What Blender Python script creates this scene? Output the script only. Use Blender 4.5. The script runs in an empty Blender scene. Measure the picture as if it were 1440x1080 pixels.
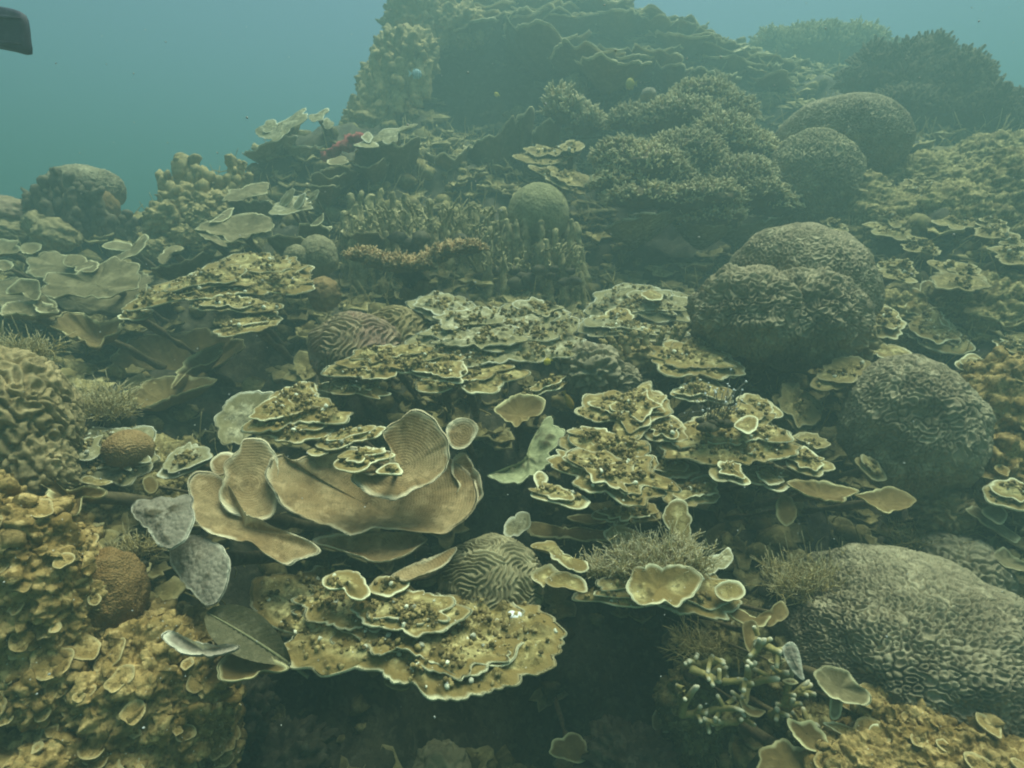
import bpy, math, random
import numpy as np

# ------------------------------------------------------------------ camera, world, light
SC = bpy.context.scene
COL = SC.collection
PITCH = math.radians(10.0)
F = 800.0                                   # focal length in photo pixels (1440 wide)
cam_d = bpy.data.cameras.new('camera')
cam_d.sensor_width = 36.0
cam_d.lens = 36.0 * F / 1440.0
cam_d.clip_start = 0.02
cam_d.clip_end = 400.0
cam = bpy.data.objects.new('camera', cam_d)
COL.objects.link(cam)
cam.rotation_euler = (math.radians(90) - PITCH, 0, 0)
SC.camera = cam

SUN_EL, SUN_AZ = math.radians(77), math.radians(62)      # azimuth from +Y towards +X
world = bpy.data.worlds.new('World')
SC.world = world
world.use_nodes = True
wn = world.node_tree
for n_ in list(wn.nodes):
    wn.nodes.remove(n_)
sky = wn.nodes.new('ShaderNodeTexSky')
sky.sky_type = 'NISHITA'
sky.sun_disc = False
sky.sun_elevation = SUN_EL
sky.sun_rotation = SUN_AZ
sky.altitude = 0
sky.dust_density = 4.0
bg = wn.nodes.new('ShaderNodeBackground')
bg.inputs['Strength'].default_value = 0.05
wo = wn.nodes.new('ShaderNodeOutputWorld')
wn.links.new(sky.outputs[0], bg.inputs['Color'])
wn.links.new(bg.outputs[0], wo.inputs['Surface'])

sun_d = bpy.data.lights.new('sun', 'SUN')
sun_d.energy = 3.0
sun_d.angle = math.radians(38)
sun_d.color = (1.0, 0.94, 0.78)
sun = bpy.data.objects.new('sun', sun_d)
COL.objects.link(sun)
# a sun lamp shines along its local -Z; tilt it so that the light arrives from (az, el)
from mathutils import Vector
sd = Vector((math.sin(SUN_AZ) * math.cos(SUN_EL), math.cos(SUN_AZ) * math.cos(SUN_EL), math.sin(SUN_EL)))
sun.rotation_euler = sd.to_track_quat('Z', 'Y').to_euler()

SC.view_settings.view_transform = 'Standard'
SC.view_settings.look = 'None'
SC.view_settings.exposure = 1.95
SC.view_settings.gamma = 1.0
SC.cycles.max_bounces = 6
SC.cycles.diffuse_bounces = 3
SC.cycles.volume_bounces = 2
SC.cycles.filter_width = 2.0
SC.cycles.caustics_reflective = False
SC.cycles.caustics_refractive = False

# ------------------------------------------------------------------ numbers and noise
rng = np.random.default_rng(7)
random.seed(7)
cp, sp = math.cos(PITCH), math.sin(PITCH)


def ray(px, py):
    u, v = (px - 720.0) / F, (540.0 - py) / F
    return np.array([u, cp + v * sp, v * cp - sp])


def at(px, py, Y):
    """the point that a photo pixel shows at Y metres ahead of the camera"""
    r = ray(px, py)
    return r * (Y / r[1])


def pixel(P):
    """photo pixel of world points"""
    d = P[:, 1] * cp - P[:, 2] * sp
    return 720 + F * P[:, 0] / d, 540 - F * (P[:, 1] * sp + P[:, 2] * cp) / d


def mpp(py, Y):
    return Y / ray(720, py)[1] / F


_T = np.random.default_rng(11).random((64, 64, 64)).astype(np.float32) * 2 - 1


def vnoise(P, freq=1.0, seed=0):
    Q = np.asarray(P, float) * freq + seed * 17.31
    i = np.floor(Q).astype(np.int64)
    f = Q - i
    f = f * f * (3 - 2 * f)
    i0 = i & 63
    i1 = (i + 1) & 63
    x0, y0, z0 = i0[..., 0], i0[..., 1], i0[..., 2]
    x1, y1, z1 = i1[..., 0], i1[..., 1], i1[..., 2]
    fx, fy, fz = f[..., 0], f[..., 1], f[..., 2]
    a = _T[x0, y0, z0] * (1 - fx) + _T[x1, y0, z0] * fx
    b = _T[x0, y1, z0] * (1 - fx) + _T[x1, y1, z0] * fx
    c = _T[x0, y0, z1] * (1 - fx) + _T[x1, y0, z1] * fx
    d = _T[x0, y1, z1] * (1 - fx) + _T[x1, y1, z1] * fx
    return (a * (1 - fy) + b * fy) * (1 - fz) + (c * (1 - fy) + d * fy) * fz


def fbm(P, freq, octv=3, seed=0, gain=0.5):
    s, a = 0.0, 1.0
    for k in range(octv):
        s = s + a * vnoise(P, freq * 2.03 ** k, seed + k)
        a *= gain
    return s


def norm(a):
    return a / (np.linalg.norm(a, axis=-1, keepdims=True) + 1e-12)


def swift(n, wl, g, steps, seed):
    """worm and spot relief of brain corals: Swift-Hohenberg growth on a periodic tile"""
    r = np.random.default_rng(seed)
    u = 0.2 * r.standard_normal((n, n))
    kx = np.fft.fftfreq(n)[:, None]
    ky = np.fft.rfftfreq(n)[None, :]
    k2 = (kx ** 2 + ky ** 2) * wl ** 2
    L = 0.45 - (1 - k2) ** 2
    dt = 0.6
    den = 1.0 / (1 - dt * L)
    den[k2 > 9] = 0
    uh = np.fft.rfft2(u)
    for _ in range(steps):
        uh = (uh + dt * np.fft.rfft2(g * u * u - u ** 3)) * den
        u = np.fft.irfft2(uh, s=(n, n))
    u = u - np.median(u)
    return (u / np.percentile(np.abs(u), 95)).clip(-1.3, 1.3)


def cells(n, wl, seed):
    """closed loops: jittered cells, some grown together, as distance from the groove between them (in wavelengths)"""
    r = np.random.default_rng(seed)
    k = int(n / wl)
    wl = n / k
    gi, gj = np.meshgrid(np.arange(k), np.arange(k))
    P = np.stack([gi.ravel() + (gj.ravel() % 2) * .5, gj.ravel()], -1) * wl + r.uniform(-.34, .34, (k * k, 2)) * wl
    grp = np.arange(k * k)
    for a in r.permutation(k * k)[:int(.62 * k * k)]:
        d = np.abs(P - P[a])
        d = np.minimum(d, n - d)
        nb = np.argsort((d ** 2).sum(1))[1 + r.integers(0, 5)]
        if (grp == grp[a]).sum() + (grp == grp[nb]).sum() <= 4:
            grp[grp == grp[nb]] = grp[a]
    x = np.arange(n)
    X, Y = np.meshgrid(x, x, indexing='ij')
    D = np.full((k * k, n, n), 0, np.float32)
    for a in range(k * k):
        dx, dy = np.abs(X - P[a, 0]), np.abs(Y - P[a, 1])
        D[a] = np.hypot(np.minimum(dx, n - dx), np.minimum(dy, n - dy))
    i1 = D.argmin(0)
    f1 = D.min(0)
    g1 = grp[i1]
    f2 = np.full((n, n), 1e9, np.float32)
    for a in range(k * k):
        m = grp[a] != g1
        f2 = np.where(m & (D[a] < f2), D[a], f2)
    return (f2 - f1) * .5 / wl, wl


PAT = {'meander': (swift(256, 11.0, 0.05, 130, 3), 11.0), 'ring': cells(192, 12.0, 5)}


def sample(pat, X, Y):
    A, wl = PAT[pat]
    n = A.shape[0]
    x, y = X * wl, Y * wl
    i, j = np.floor(x).astype(int), np.floor(y).astype(int)
    fx, fy = x - i, y - j
    a = A[i % n, j % n] * (1 - fx) + A[(i + 1) % n, j % n] * fx
    b = A[i % n, (j + 1) % n] * (1 - fx) + A[(i + 1) % n, (j + 1) % n] * fx
    return a * (1 - fy) + b * fy


# ------------------------------------------------------------------ object helpers
def tag(o, label=None, cat=None, group=None, kind=None):
    if label:
        o['label'] = label
    if cat:
        o['category'] = cat
    if group:
        o['group'] = group
    if kind:
        o['kind'] = kind
    return o


def thing(name, loc, label, cat, group=None):
    o = bpy.data.objects.new(name, None)
    o.empty_display_size = 0.05
    COL.objects.link(o)
    o.location = [float(v) for v in loc]
    return tag(o, label, cat, group)


def mesh(name, V, faces, mat, parent=None, attrs=None, smooth=True, origin=None):
    """faces: list of int arrays (m,3) or (m,4), V in world metres; one mesh object"""
    V = np.asarray(V, float)
    off = np.zeros(3)
    if parent is not None:
        p, off = parent, np.zeros(3)
        while p is not None:
            off = off + np.array(p.location)
            p = p.parent
    elif origin is not None:
        off = np.asarray(origin, float)
    me = bpy.data.meshes.new(name)
    me.vertices.add(len(V))
    me.vertices.foreach_set('co', (V - off).astype(np.float32).ravel())
    idx = np.concatenate([np.asarray(f, np.int32).ravel() for f in faces])
    tot = np.concatenate([np.full(len(f), np.asarray(f).shape[1], np.int32) for f in faces])
    st = np.concatenate([[0], np.cumsum(tot)[:-1]]).astype(np.int32)
    me.loops.add(len(idx))
    me.loops.foreach_set('vertex_index', idx)
    me.polygons.add(len(tot))
    me.polygons.foreach_set('loop_start', st)
    me.polygons.foreach_set('loop_total', tot)
    me.polygons.foreach_set('use_smooth', np.full(len(tot), smooth))
    me.update(calc_edges=True)
    for k, v in (attrs or {}).items():
        a = me.attributes.new(k, 'FLOAT', 'POINT')
        a.data.foreach_set('value', np.asarray(v, np.float32).ravel())
    me.materials.append(M[mat] if isinstance(mat, str) else mat)
    o = bpy.data.objects.new(name, me)
    COL.objects.link(o)
    if parent is not None:
        o.parent = parent
    elif origin is not None:
        o.location = [float(v) for v in origin]
    return o


def grid_faces(nr, nc, wrap=True, flip=False, base=0):
    r = np.arange(nr - 1)[:, None]
    c = np.arange(nc if wrap else nc - 1)[None, :]
    c1 = (c + 1) % nc
    a, b, d, e = r * nc + c, r * nc + c1, (r + 1) * nc + c1, (r + 1) * nc + c
    f = np.stack([a, b, d, e], -1).reshape(-1, 4) + base
    return f[:, ::-1] if flip else f


# ------------------------------------------------------------------ materials
M = {}


def coral_mat(name, a, b, rim=(0.62, 0.56, 0.33), dark=(0.07, 0.05, 0.02), scale=14.0, fine=260.0, bump=0.35,
              ribs=0.0, tip=(0.6, 0.58, 0.42), rough=0.85, fleck=0.0, wash=0.35, marg=None, pores=0.0):
    m = bpy.data.materials.new(name)
    m.use_nodes = True
    nt = m.node_tree
    N, Lk = nt.nodes, nt.links
    bs = N['Principled BSDF']
    bs.inputs['Roughness'].default_value = rough
    bs.inputs['Specular IOR Level'].default_value = 0.18
    geo = N.new('ShaderNodeNewGeometry')

    def noise(sc, det=4.0, rg=0.6):
        t = N.new('ShaderNodeTexNoise')
        t.inputs['Scale'].default_value = sc
        t.inputs['Detail'].default_value = det
        t.inputs['Roughness'].default_value = rg
        Lk.new(geo.outputs['Position'], t.inputs['Vector'])
        return t

    def ramp(src, lo, hi):
        r = N.new('ShaderNodeMapRange')
        r.interpolation_type = 'SMOOTHSTEP'
        r.inputs['From Min'].default_value = lo
        r.inputs['From Max'].default_value = hi
        Lk.new(src, r.inputs['Value'])
        return r.outputs['Result']

    def mix(fac, A, B, mode='MIX'):
        x = N.new('ShaderNodeMix')
        x.data_type = 'RGBA'
        x.blend_type = mode
        for s, v in ((x.inputs['Factor'], fac), (x.inputs[6], A), (x.inputs[7], B)):
            if isinstance(v, (int, float)):
                s.default_value = v
            elif isinstance(v, tuple):
                s.default_value = (*v, 1)
            else:
                Lk.new(v, s)
        return x.outputs[2]

    def attr(nm):
        t = N.new('ShaderNodeAttribute')
        t.attribute_name = nm
        return t.outputs['Fac']

    n1 = noise(scale)
    n2 = noise(scale * 6.1, 5.0, 0.7)
    c = mix(ramp(n1.outputs['Fac'], 0.36, 0.64), a, b)
    # blotches of algae and sediment
    al = tuple(0.45 * x for x in a)
    c = mix(ramp(n2.outputs['Fac'], 0.49, 0.62), c, mix(wash, c, al))
    pale = tuple(min(0.8, 1.6 * x + 0.03) for x in b)
    n3 = noise(scale * 3.3, 3.0, 0.6)
    c = mix(ramp(n3.outputs['Fac'], 0.52, 0.66), c, mix(wash, c, pale))
    if marg:
        c = mix(attr('marg'), c, marg)
    c = mix(attr('nod'), c, dark)
    if fleck:
        v = N.new('ShaderNodeTexVoronoi')
        v.inputs['Scale'].default_value = 70
        Lk.new(geo.outputs['Position'], v.inputs['Vector'])
        fl = N.new('ShaderNodeMath')
        fl.operation = 'LESS_THAN'
        Lk.new(v.outputs['Distance'], fl.inputs[0])
        fl.inputs[1].default_value = fleck
        c = mix(fl.outputs[0], c, (0.7, 0.68, 0.55))
    c = mix(attr('rim'), c, rim)
    c = mix(attr('tip'), c, tip)
    va = N.new('ShaderNodeMath')
    va.operation = 'ADD'
    Lk.new(attr('var'), va.inputs[0])
    va.inputs[1].default_value = 1.0
    c = mix(1.0, c, va.outputs[0], 'MULTIPLY')
    Lk.new(c, bs.inputs['Base Color'])
    bt = noise(fine, 3.0, 0.7)
    bm = N.new('ShaderNodeBump')
    bm.inputs['Strength'].default_value = bump
    bm.inputs['Distance'].default_value = 0.004
    h = bt.outputs['Fac']
    if ribs:
        w = N.new('ShaderNodeMath')
        w.operation = 'MULTIPLY'
        Lk.new(attr('rad'), w.inputs[0])
        w.inputs[1].default_value = 2 * math.pi / ribs
        s = N.new('ShaderNodeMath')
        s.operation = 'SINE'
        Lk.new(w.outputs[0], s.inputs[0])
        ad = N.new('ShaderNodeMath')
        ad.operation = 'MULTIPLY_ADD'
        Lk.new(s.outputs[0], ad.inputs[0])
        ad.inputs[1].default_value = 0.12
        Lk.new(h, ad.inputs[2])
        h = ad.outputs[0]
    if pores:
        v = N.new('ShaderNodeTexVoronoi')
        v.inputs['Scale'].default_value = pores
        Lk.new(geo.outputs['Position'], v.inputs['Vector'])
        ad = N.new('ShaderNodeMath')
        ad.operation = 'MULTIPLY_ADD'
        Lk.new(v.outputs['Distance'], ad.inputs[0])
        ad.inputs[1].default_value = -1.6
        Lk.new(h, ad.inputs[2])
        h = ad.outputs[0]
    Lk.new(h, bm.inputs['Height'])
    Lk.new(bm.outputs['Normal'], bs.inputs['Normal'])
    M[name] = m
    return m


coral_mat('encrusted', (0.255, 0.185, 0.058), (0.435, 0.355, 0.15), rim=(0.86, 0.81, 0.50), dark=(0.10, 0.07, 0.022), scale=16, fleck=0.08, wash=.75, marg=(.23, .158, .05), bump=.6)
coral_mat('encrusted_grey', (0.24, 0.20, 0.09), (0.40, 0.36, 0.21), rim=(0.74, 0.71, 0.50), dark=(0.10, 0.085, 0.04), scale=16, fleck=0.08, wash=.7, marg=(.26, .22, .10), bump=.6)
coral_mat('vase_brown', (0.25, 0.162, 0.066), (0.33, 0.232, 0.105), rim=(0.80, 0.70, 0.44), scale=9, ribs=0.0065, bump=0.6, wash=0.45)
coral_mat('tan_sheet', (0.145, 0.115, 0.05), (0.225, 0.18, 0.085), rim=(0.66, 0.60, 0.34), scale=8, ribs=0.016, wash=0.4)
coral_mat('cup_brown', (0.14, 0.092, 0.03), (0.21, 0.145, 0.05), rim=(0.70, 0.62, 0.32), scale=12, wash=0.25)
coral_mat('grey_lilac', (0.22, 0.185, 0.125), (0.28, 0.24, 0.165), rim=(0.64, 0.59, 0.42), scale=30, fine=120, bump=.45, wash=.3, pores=105)
coral_mat('pale_green', (0.23, 0.23, 0.11), (0.32, 0.32, 0.16), rim=(0.6, 0.6, 0.34), scale=20)
coral_mat('brain_tan', (0.24, 0.195, 0.11), (0.315, 0.265, 0.155), scale=6, bump=0.3, wash=0.5)
coral_mat('brain_brown', (0.260, 0.195, 0.085), (0.338, 0.260, 0.124), scale=6, bump=0.3, wash=0.5)
coral_mat('brain_red', (0.29, 0.19, 0.12), (0.3, 0.225, 0.12), scale=6, bump=0.3, wash=0.5)
coral_mat('brain_olive', (0.235, 0.195, 0.1), (0.3, 0.255, 0.135), scale=6, bump=0.3, wash=0.5)
coral_mat('smooth_brown', (0.22, 0.125, 0.04), (0.27, 0.165, 0.06), scale=20, fine=420, bump=0.7, wash=0.15, pores=240)
coral_mat('smooth_orange', (0.26, 0.16, 0.06), (0.34, 0.22, 0.09), scale=25, fine=300, bump=0.5, wash=0.2, pores=240)
coral_mat('boulder_green', (0.24, 0.22, 0.10), (0.30, 0.27, 0.13), scale=8, wash=.3, pores=70, bump=.9)
coral_mat('lumpy', (0.24, 0.15, 0.042), (0.40, 0.275, 0.10), rim=(0.58, 0.46, 0.22), dark=(0.09, 0.055, 0.016), scale=14, fleck=0.07, wash=0.75, bump=.9, fine=160)
coral_mat('bush', (0.300, 0.225, 0.081), (0.400, 0.306, 0.125), tip=(0.56, 0.49, 0.28), scale=6)
coral_mat('bush_dark', (0.10, 0.075, 0.035), (0.14, 0.10, 0.05), tip=(0.24, 0.19, 0.10), scale=8)
coral_mat('orange_branch', (0.36, 0.21, 0.08), (0.44, 0.28, 0.12), tip=(0.58, 0.45, 0.24), scale=14)
coral_mat('staghorn', (0.27, 0.22, 0.075), (0.33, 0.27, 0.10), tip=(0.66, 0.60, 0.40), scale=16)
coral_mat('tuft', (0.32, 0.24, 0.08), (0.40, 0.31, 0.12), tip=(0.78, 0.70, 0.46), scale=30)
coral_mat('polyps', (0.12, 0.10, 0.05), (0.15, 0.12, 0.06), tip=(0.85, 0.83, 0.74), scale=30)
coral_mat('column', (0.264, 0.216, 0.096), (0.384, 0.324, 0.156), scale=16, wash=0.5, bump=0.8)
coral_mat('finger', (0.330, 0.248, 0.099), (0.418, 0.319, 0.143), scale=12, wash=0.35, bump=0.6)
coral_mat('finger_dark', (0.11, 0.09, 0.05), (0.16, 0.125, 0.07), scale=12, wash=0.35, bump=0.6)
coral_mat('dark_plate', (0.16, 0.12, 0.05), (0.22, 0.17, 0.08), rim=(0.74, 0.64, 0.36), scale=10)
coral_mat('encrusted_dull', (0.22, 0.16, 0.055), (0.38, 0.30, 0.12), rim=(0.50, 0.44, 0.24), dark=(0.09, 0.065, 0.022), scale=16, fleck=0.07, wash=.75, marg=(.24, .18, .07), bump=.8)
coral_mat('red_sponge', (0.4, 0.085, 0.075), (0.46, 0.14, 0.11), scale=30, bump=0.9)
coral_mat('rock', (0.06, 0.05, 0.028), (0.115, 0.095, 0.05), scale=9, fine=90, bump=1.0, wash=0.5)
coral_mat('stalk', (0.10, 0.075, 0.035), (0.16, 0.12, 0.055), scale=14, bump=0.8)
coral_mat('growth', (0.20, 0.145, 0.05), (0.33, 0.26, 0.10), rim=(0.42, 0.35, 0.17), scale=14, wash=0.5, fleck=0.05)
coral_mat('nodules', (0.14, 0.10, 0.035), (0.24, 0.18, 0.07), scale=40, wash=0.5, bump=0.8)
coral_mat('leaf', (0.085, 0.075, 0.032), (0.115, 0.098, 0.045), scale=25, bump=0.4, wash=0.4, rough=0.7)
coral_mat('leaf_rib', (0.20, 0.19, 0.09), (0.24, 0.22, 0.11), scale=40)
coral_mat('sand', (0.30, 0.27, 0.18), (0.36, 0.32, 0.22), scale=3)
coral_mat('speck', (0.38, 0.38, 0.33), (0.45, 0.45, 0.4), scale=3)
coral_mat('white_patch', (0.80, 0.80, 0.74), (0.84, 0.84, 0.78), scale=60, wash=0.0)
coral_mat('fin_rubber', (0.018, 0.018, 0.03), (0.024, 0.024, 0.04), scale=8, rough=0.5)
coral_mat('fish_yellow', (0.60, 0.45, 0.06), (0.66, 0.50, 0.09), scale=40, bump=0.1)
coral_mat('fish_olive', (0.32, 0.28, 0.06), (0.38, 0.32, 0.08), scale=40, bump=0.1)
coral_mat('fish_brown', (0.26, 0.17, 0.04), (0.32, 0.22, 0.06), scale=60, bump=0.1)
coral_mat('fish_pale', (0.42, 0.60, 0.62), (0.50, 0.66, 0.64), dark=(0.05, 0.07, 0.09), scale=40, bump=0.1)
coral_mat('fish_eye', (0.01, 0.01, 0.01), (0.012, 0.012, 0.012), scale=9, rough=0.3)

# ------------------------------------------------------------------ reef rock (the terrain)
ANCH = [
    (-250, 1080, .95), (0, 1080, .97), (150, 1080, 1.05), (300, 1080, 1.3), (450, 1080, 1.62), (700, 1080, 1.78), (900, 1080, 1.66),
    (1050, 1080, 1.2), (1200, 1080, 1.05), (1440, 1080, 1.02), (1700, 1080, 1.02),
    (-250, 900, 1.0), (0, 900, 1.03), (150, 900, 1.15), (300, 900, 1.35), (450, 900, 1.74), (700, 900, 1.92), (900, 900, 1.8),
    (1050, 900, 1.48), (1200, 900, 1.45), (1440, 900, 1.38), (1700, 900, 1.38),
    (-250, 700, 1.2), (0, 700, 1.3), (150, 700, 1.42), (300, 700, 1.65), (480, 700, 1.75), (700, 700, 2.0), (900, 700, 1.9),
    (1100, 700, 1.85), (1300, 700, 1.85), (1440, 700, 1.62), (1700, 700, 1.62),
    (-250, 550, 1.6), (0, 550, 1.7), (120, 560, 1.8), (200, 540, 2.4), (350, 530, 2.4), (500, 550, 2.1), (700, 550, 2.2), (900, 550, 2.1),
    (1050, 550, 2.2), (1200, 550, 2.25), (1350, 550, 2.0), (1440, 550, 1.9), (1700, 550, 1.9),
    (-250, 430, 2.4), (0, 430, 2.4), (150, 430, 2.8), (300, 430, 2.75), (450, 420, 2.6), (600, 410, 2.7), (750, 410, 2.75), (900, 410, 2.7),
    (1050, 420, 2.75), (1200, 410, 2.6), (1320, 410, 2.35), (1440, 410, 2.2), (1700, 410, 2.2),
    (-250, 340, 3.2), (0, 330, 3.2), (100, 320, 3.3), (200, 350, 3.2), (300, 310, 3.3), (450, 300, 3.3), (600, 310, 3.2), (750, 310, 3.2),
    (900, 300, 3.7), (1000, 340, 3.6), (1150, 290, 3.5), (1300, 290, 2.9), (1440, 290, 2.65), (1700, 290, 2.65),
    (280, 255, 3.7), (370, 222, 3.9), (425, 200, 4.1), (460, 195, 4.3), (520, 200, 4.7), (650, 190, 4.9), (800, 190, 4.9), (950, 190, 4.1), (1100, 190, 4.2),
    (1250, 190, 3.9), (1400, 210, 3.4), (1700, 230, 3.4),
    (575, 45, 5.2), (640, 10, 5.3), (700, -5, 5.3), (780, -5, 5.4), (850, 5, 5.4), (930, 30, 5.4), (1010, 62, 5.5), (1100, 115, 6.2), (1200, 110, 6.6), (1300, 140, 4.5),
]
ctrl = [at(*a) for a in ANCH] + [np.array(p, float) for p in (
    (-1.5, .4, -1.9), (0, .6, -1.95), (1.5, .4, -1.9), (3, .6, -1.2), (-3, .8, -1.8), (0, -1.5, -2.4), (-4, -1.5, -2.5), (5, -1.5, -2.4),
    (-3.4, 3.0, -1.6), (-3.0, 3.9, -1.2), (-2.3, 4.4, -1.0), (-1.75, 4.6, -.4), (-1.2, 5.6, .3), (-2.4, 5.8, -1.3), (-.6, 6.4, .9), (.2, 7, 1.3),
    (1.2, 7.3, 1.6), (2.4, 7.5, 1.9), (3.4, 7.6, 1.9), (4.2, 6, 1.5), (4.8, 5, 1.0), (5.5, 3.4, .5), (4.5, 1.8, -.2),
    (-5, 5, -2.4), (-6, 2, -2.5), (-6, 8, -2.5), (-2, 9, -1.6), (1, 11, -.6), (4, 11, 0), (7, 9, 0), (8, 5, -.3), (8, 1, -1.2),
    (-8, 13, -2.5), (0, 14, -2.4), (9, 14, -2.2), (-9, -2, -2.5), (9, -2, -2.4))]
ctrl = np.array(ctrl)


def tri_rbf(C):
    d = np.linalg.norm(C[:, None, :2] - C[None, :, :2], axis=-1)
    A = -d + np.eye(len(C)) * 0.02
    n = len(C)
    B = np.zeros((n + 1, n + 1))
    B[:n, :n] = A
    B[n, :n] = B[:n, n] = 1
    return np.linalg.solve(B, np.append(C[:, 2], 0))


_W = tri_rbf(ctrl)
GX = np.arange(-6, 7.0001, 0.04)
GY = np.arange(-0.9, 11.0001, 0.04)
gx, gy = np.meshgrid(GX, GY)                       # rows are y
Q = np.stack([gx.ravel(), gy.ravel()], -1)
gz = np.full(len(Q), _W[-1])
for k_ in range(len(ctrl)):
    gz -= _W[k_] * np.hypot(Q[:, 0] - ctrl[k_, 0], Q[:, 1] - ctrl[k_, 1])
gz = gz.reshape(gx.shape)


def ground(x, y):
    fx = np.clip((np.asarray(x) - GX[0]) / 0.04, 0, len(GX) - 1.001)
    fy = np.clip((np.asarray(y) - GY[0]) / 0.04, 0, len(GY) - 1.001)
    i, j = fx.astype(int), fy.astype(int)
    u, v = fx - i, fy - j
    return (gz[j, i] * (1 - u) + gz[j, i + 1] * u) * (1 - v) + (gz[j + 1, i] * (1 - u) + gz[j + 1, i + 1] * u) * v


def build_rock():
    P = np.stack([gx, gy, gz], -1)
    tx = np.gradient(P, axis=1)
    ty = np.gradient(P, axis=0)
    nn = norm(np.cross(tx, ty))
    P0 = P.reshape(-1, 3)
    d = 0.10 * fbm(P0, 3.2, 3, 1) + 0.045 * np.abs(fbm(P0, 11, 3, 5)) + 0.012 * fbm(P0, 40, 2, 9) - 0.03
    edge = np.minimum.reduce([gx - GX[0], GX[-1] - gx, gy - GY[0], GY[-1] - gy]).ravel()
    fade = np.clip(edge / 1.0, 0, 1)
    V = P0 + nn.reshape(-1, 3) * d[:, None] * fade[:, None]
    V[:, 2] = V[:, 2] * fade + -2.62 * (1 - fade)
    o = mesh('reef_rock', V, [grid_faces(len(GY), len(GX), wrap=False)], 'rock')
    tag(o, 'dark algae covered reef rock showing in the gaps between corals', kind='structure')


build_rock()
sb = mesh('seabed', [(-70, -70, -2.6), (70, -70, -2.6), (70, 70, -2.6), (-70, 70, -2.6)], [np.array([[0, 1, 2, 3]])], 'sand')
tag(sb, 'flat sandy seabed lost in the murky water', kind='structure')


def to_ground(P, back=0.45, maxlen=0.9):
    """follow down and back from P until the rock is met"""
    d = norm(np.array([0, back, -0.5]))
    for t in np.arange(0.02, maxlen, 0.02):
        q = P + d * t
        if q[2] < ground(q[0], q[1]):
            return q + d * 0.04
    return P + d * maxlen


# ------------------------------------------------------------------ builders
def closed_curve(pts, n):
    """closed Catmull-Rom through pts, n evenly spaced points"""
    P = np.asarray(pts, float)
    k = len(P)
    t = np.linspace(0, 1, 12, endpoint=False)[:, None]
    out = []
    for i in range(k):
        a, b, c, d = P[(i - 1) % k], P[i], P[(i + 1) % k], P[(i + 2) % k]
        out.append(0.5 * ((2 * b) + (c - a) * t + (2 * a - 5 * b + 4 * c - d) * t ** 2 + (3 * b - a - 3 * c + d) * t ** 3))
    C = np.concatenate(out)
    L = np.concatenate([[0], np.cumsum(np.linalg.norm(np.diff(np.vstack([C, C[:1]]), axis=0), axis=1))])
    s = np.linspace(0, L[-1], n, endpoint=False)
    Cc = np.vstack([C, C[:1]])
    return np.stack([np.interp(s, L, Cc[:, j]) for j in range(Cc.shape[1])], -1), L[-1]


_ICO = None


def ico():
    global _ICO
    if _ICO is None:
        import bmesh
        b = bmesh.new()
        bmesh.ops.create_icosphere(b, subdivisions=2, radius=1)
        b.verts.ensure_lookup_table()
        V = np.array([v.co[:] for v in b.verts])
        Fc = np.array([[v.index for v in f.verts] for f in b.faces])
        b.free()
        _ICO = (V, Fc)
    return _ICO


def blobs(C, R, seed=0, squash=0.75, rough=0.35):
    """many small uneven lumps; returns V, F"""
    V0, F0 = ico()
    C = np.asarray(C)
    n, k = len(C), len(V0)
    V = V0[None] * R[:, None, None] * np.array([1, 1, squash])
    V = V + C[:, None, :]
    q = (V0[None] * 1.3 + C[:, None, :] * 40).reshape(-1, 3)
    f = 1 + rough * fbm(q, 1.0, 2, seed).reshape(n, k, 1)
    V = C[:, None, :] + (V - C[:, None, :]) * f
    Fc = (F0[None] + (np.arange(n) * k)[:, None, None]).reshape(-1, 3)
    return V.reshape(-1, 3), Fc


_seed = [0]


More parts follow.
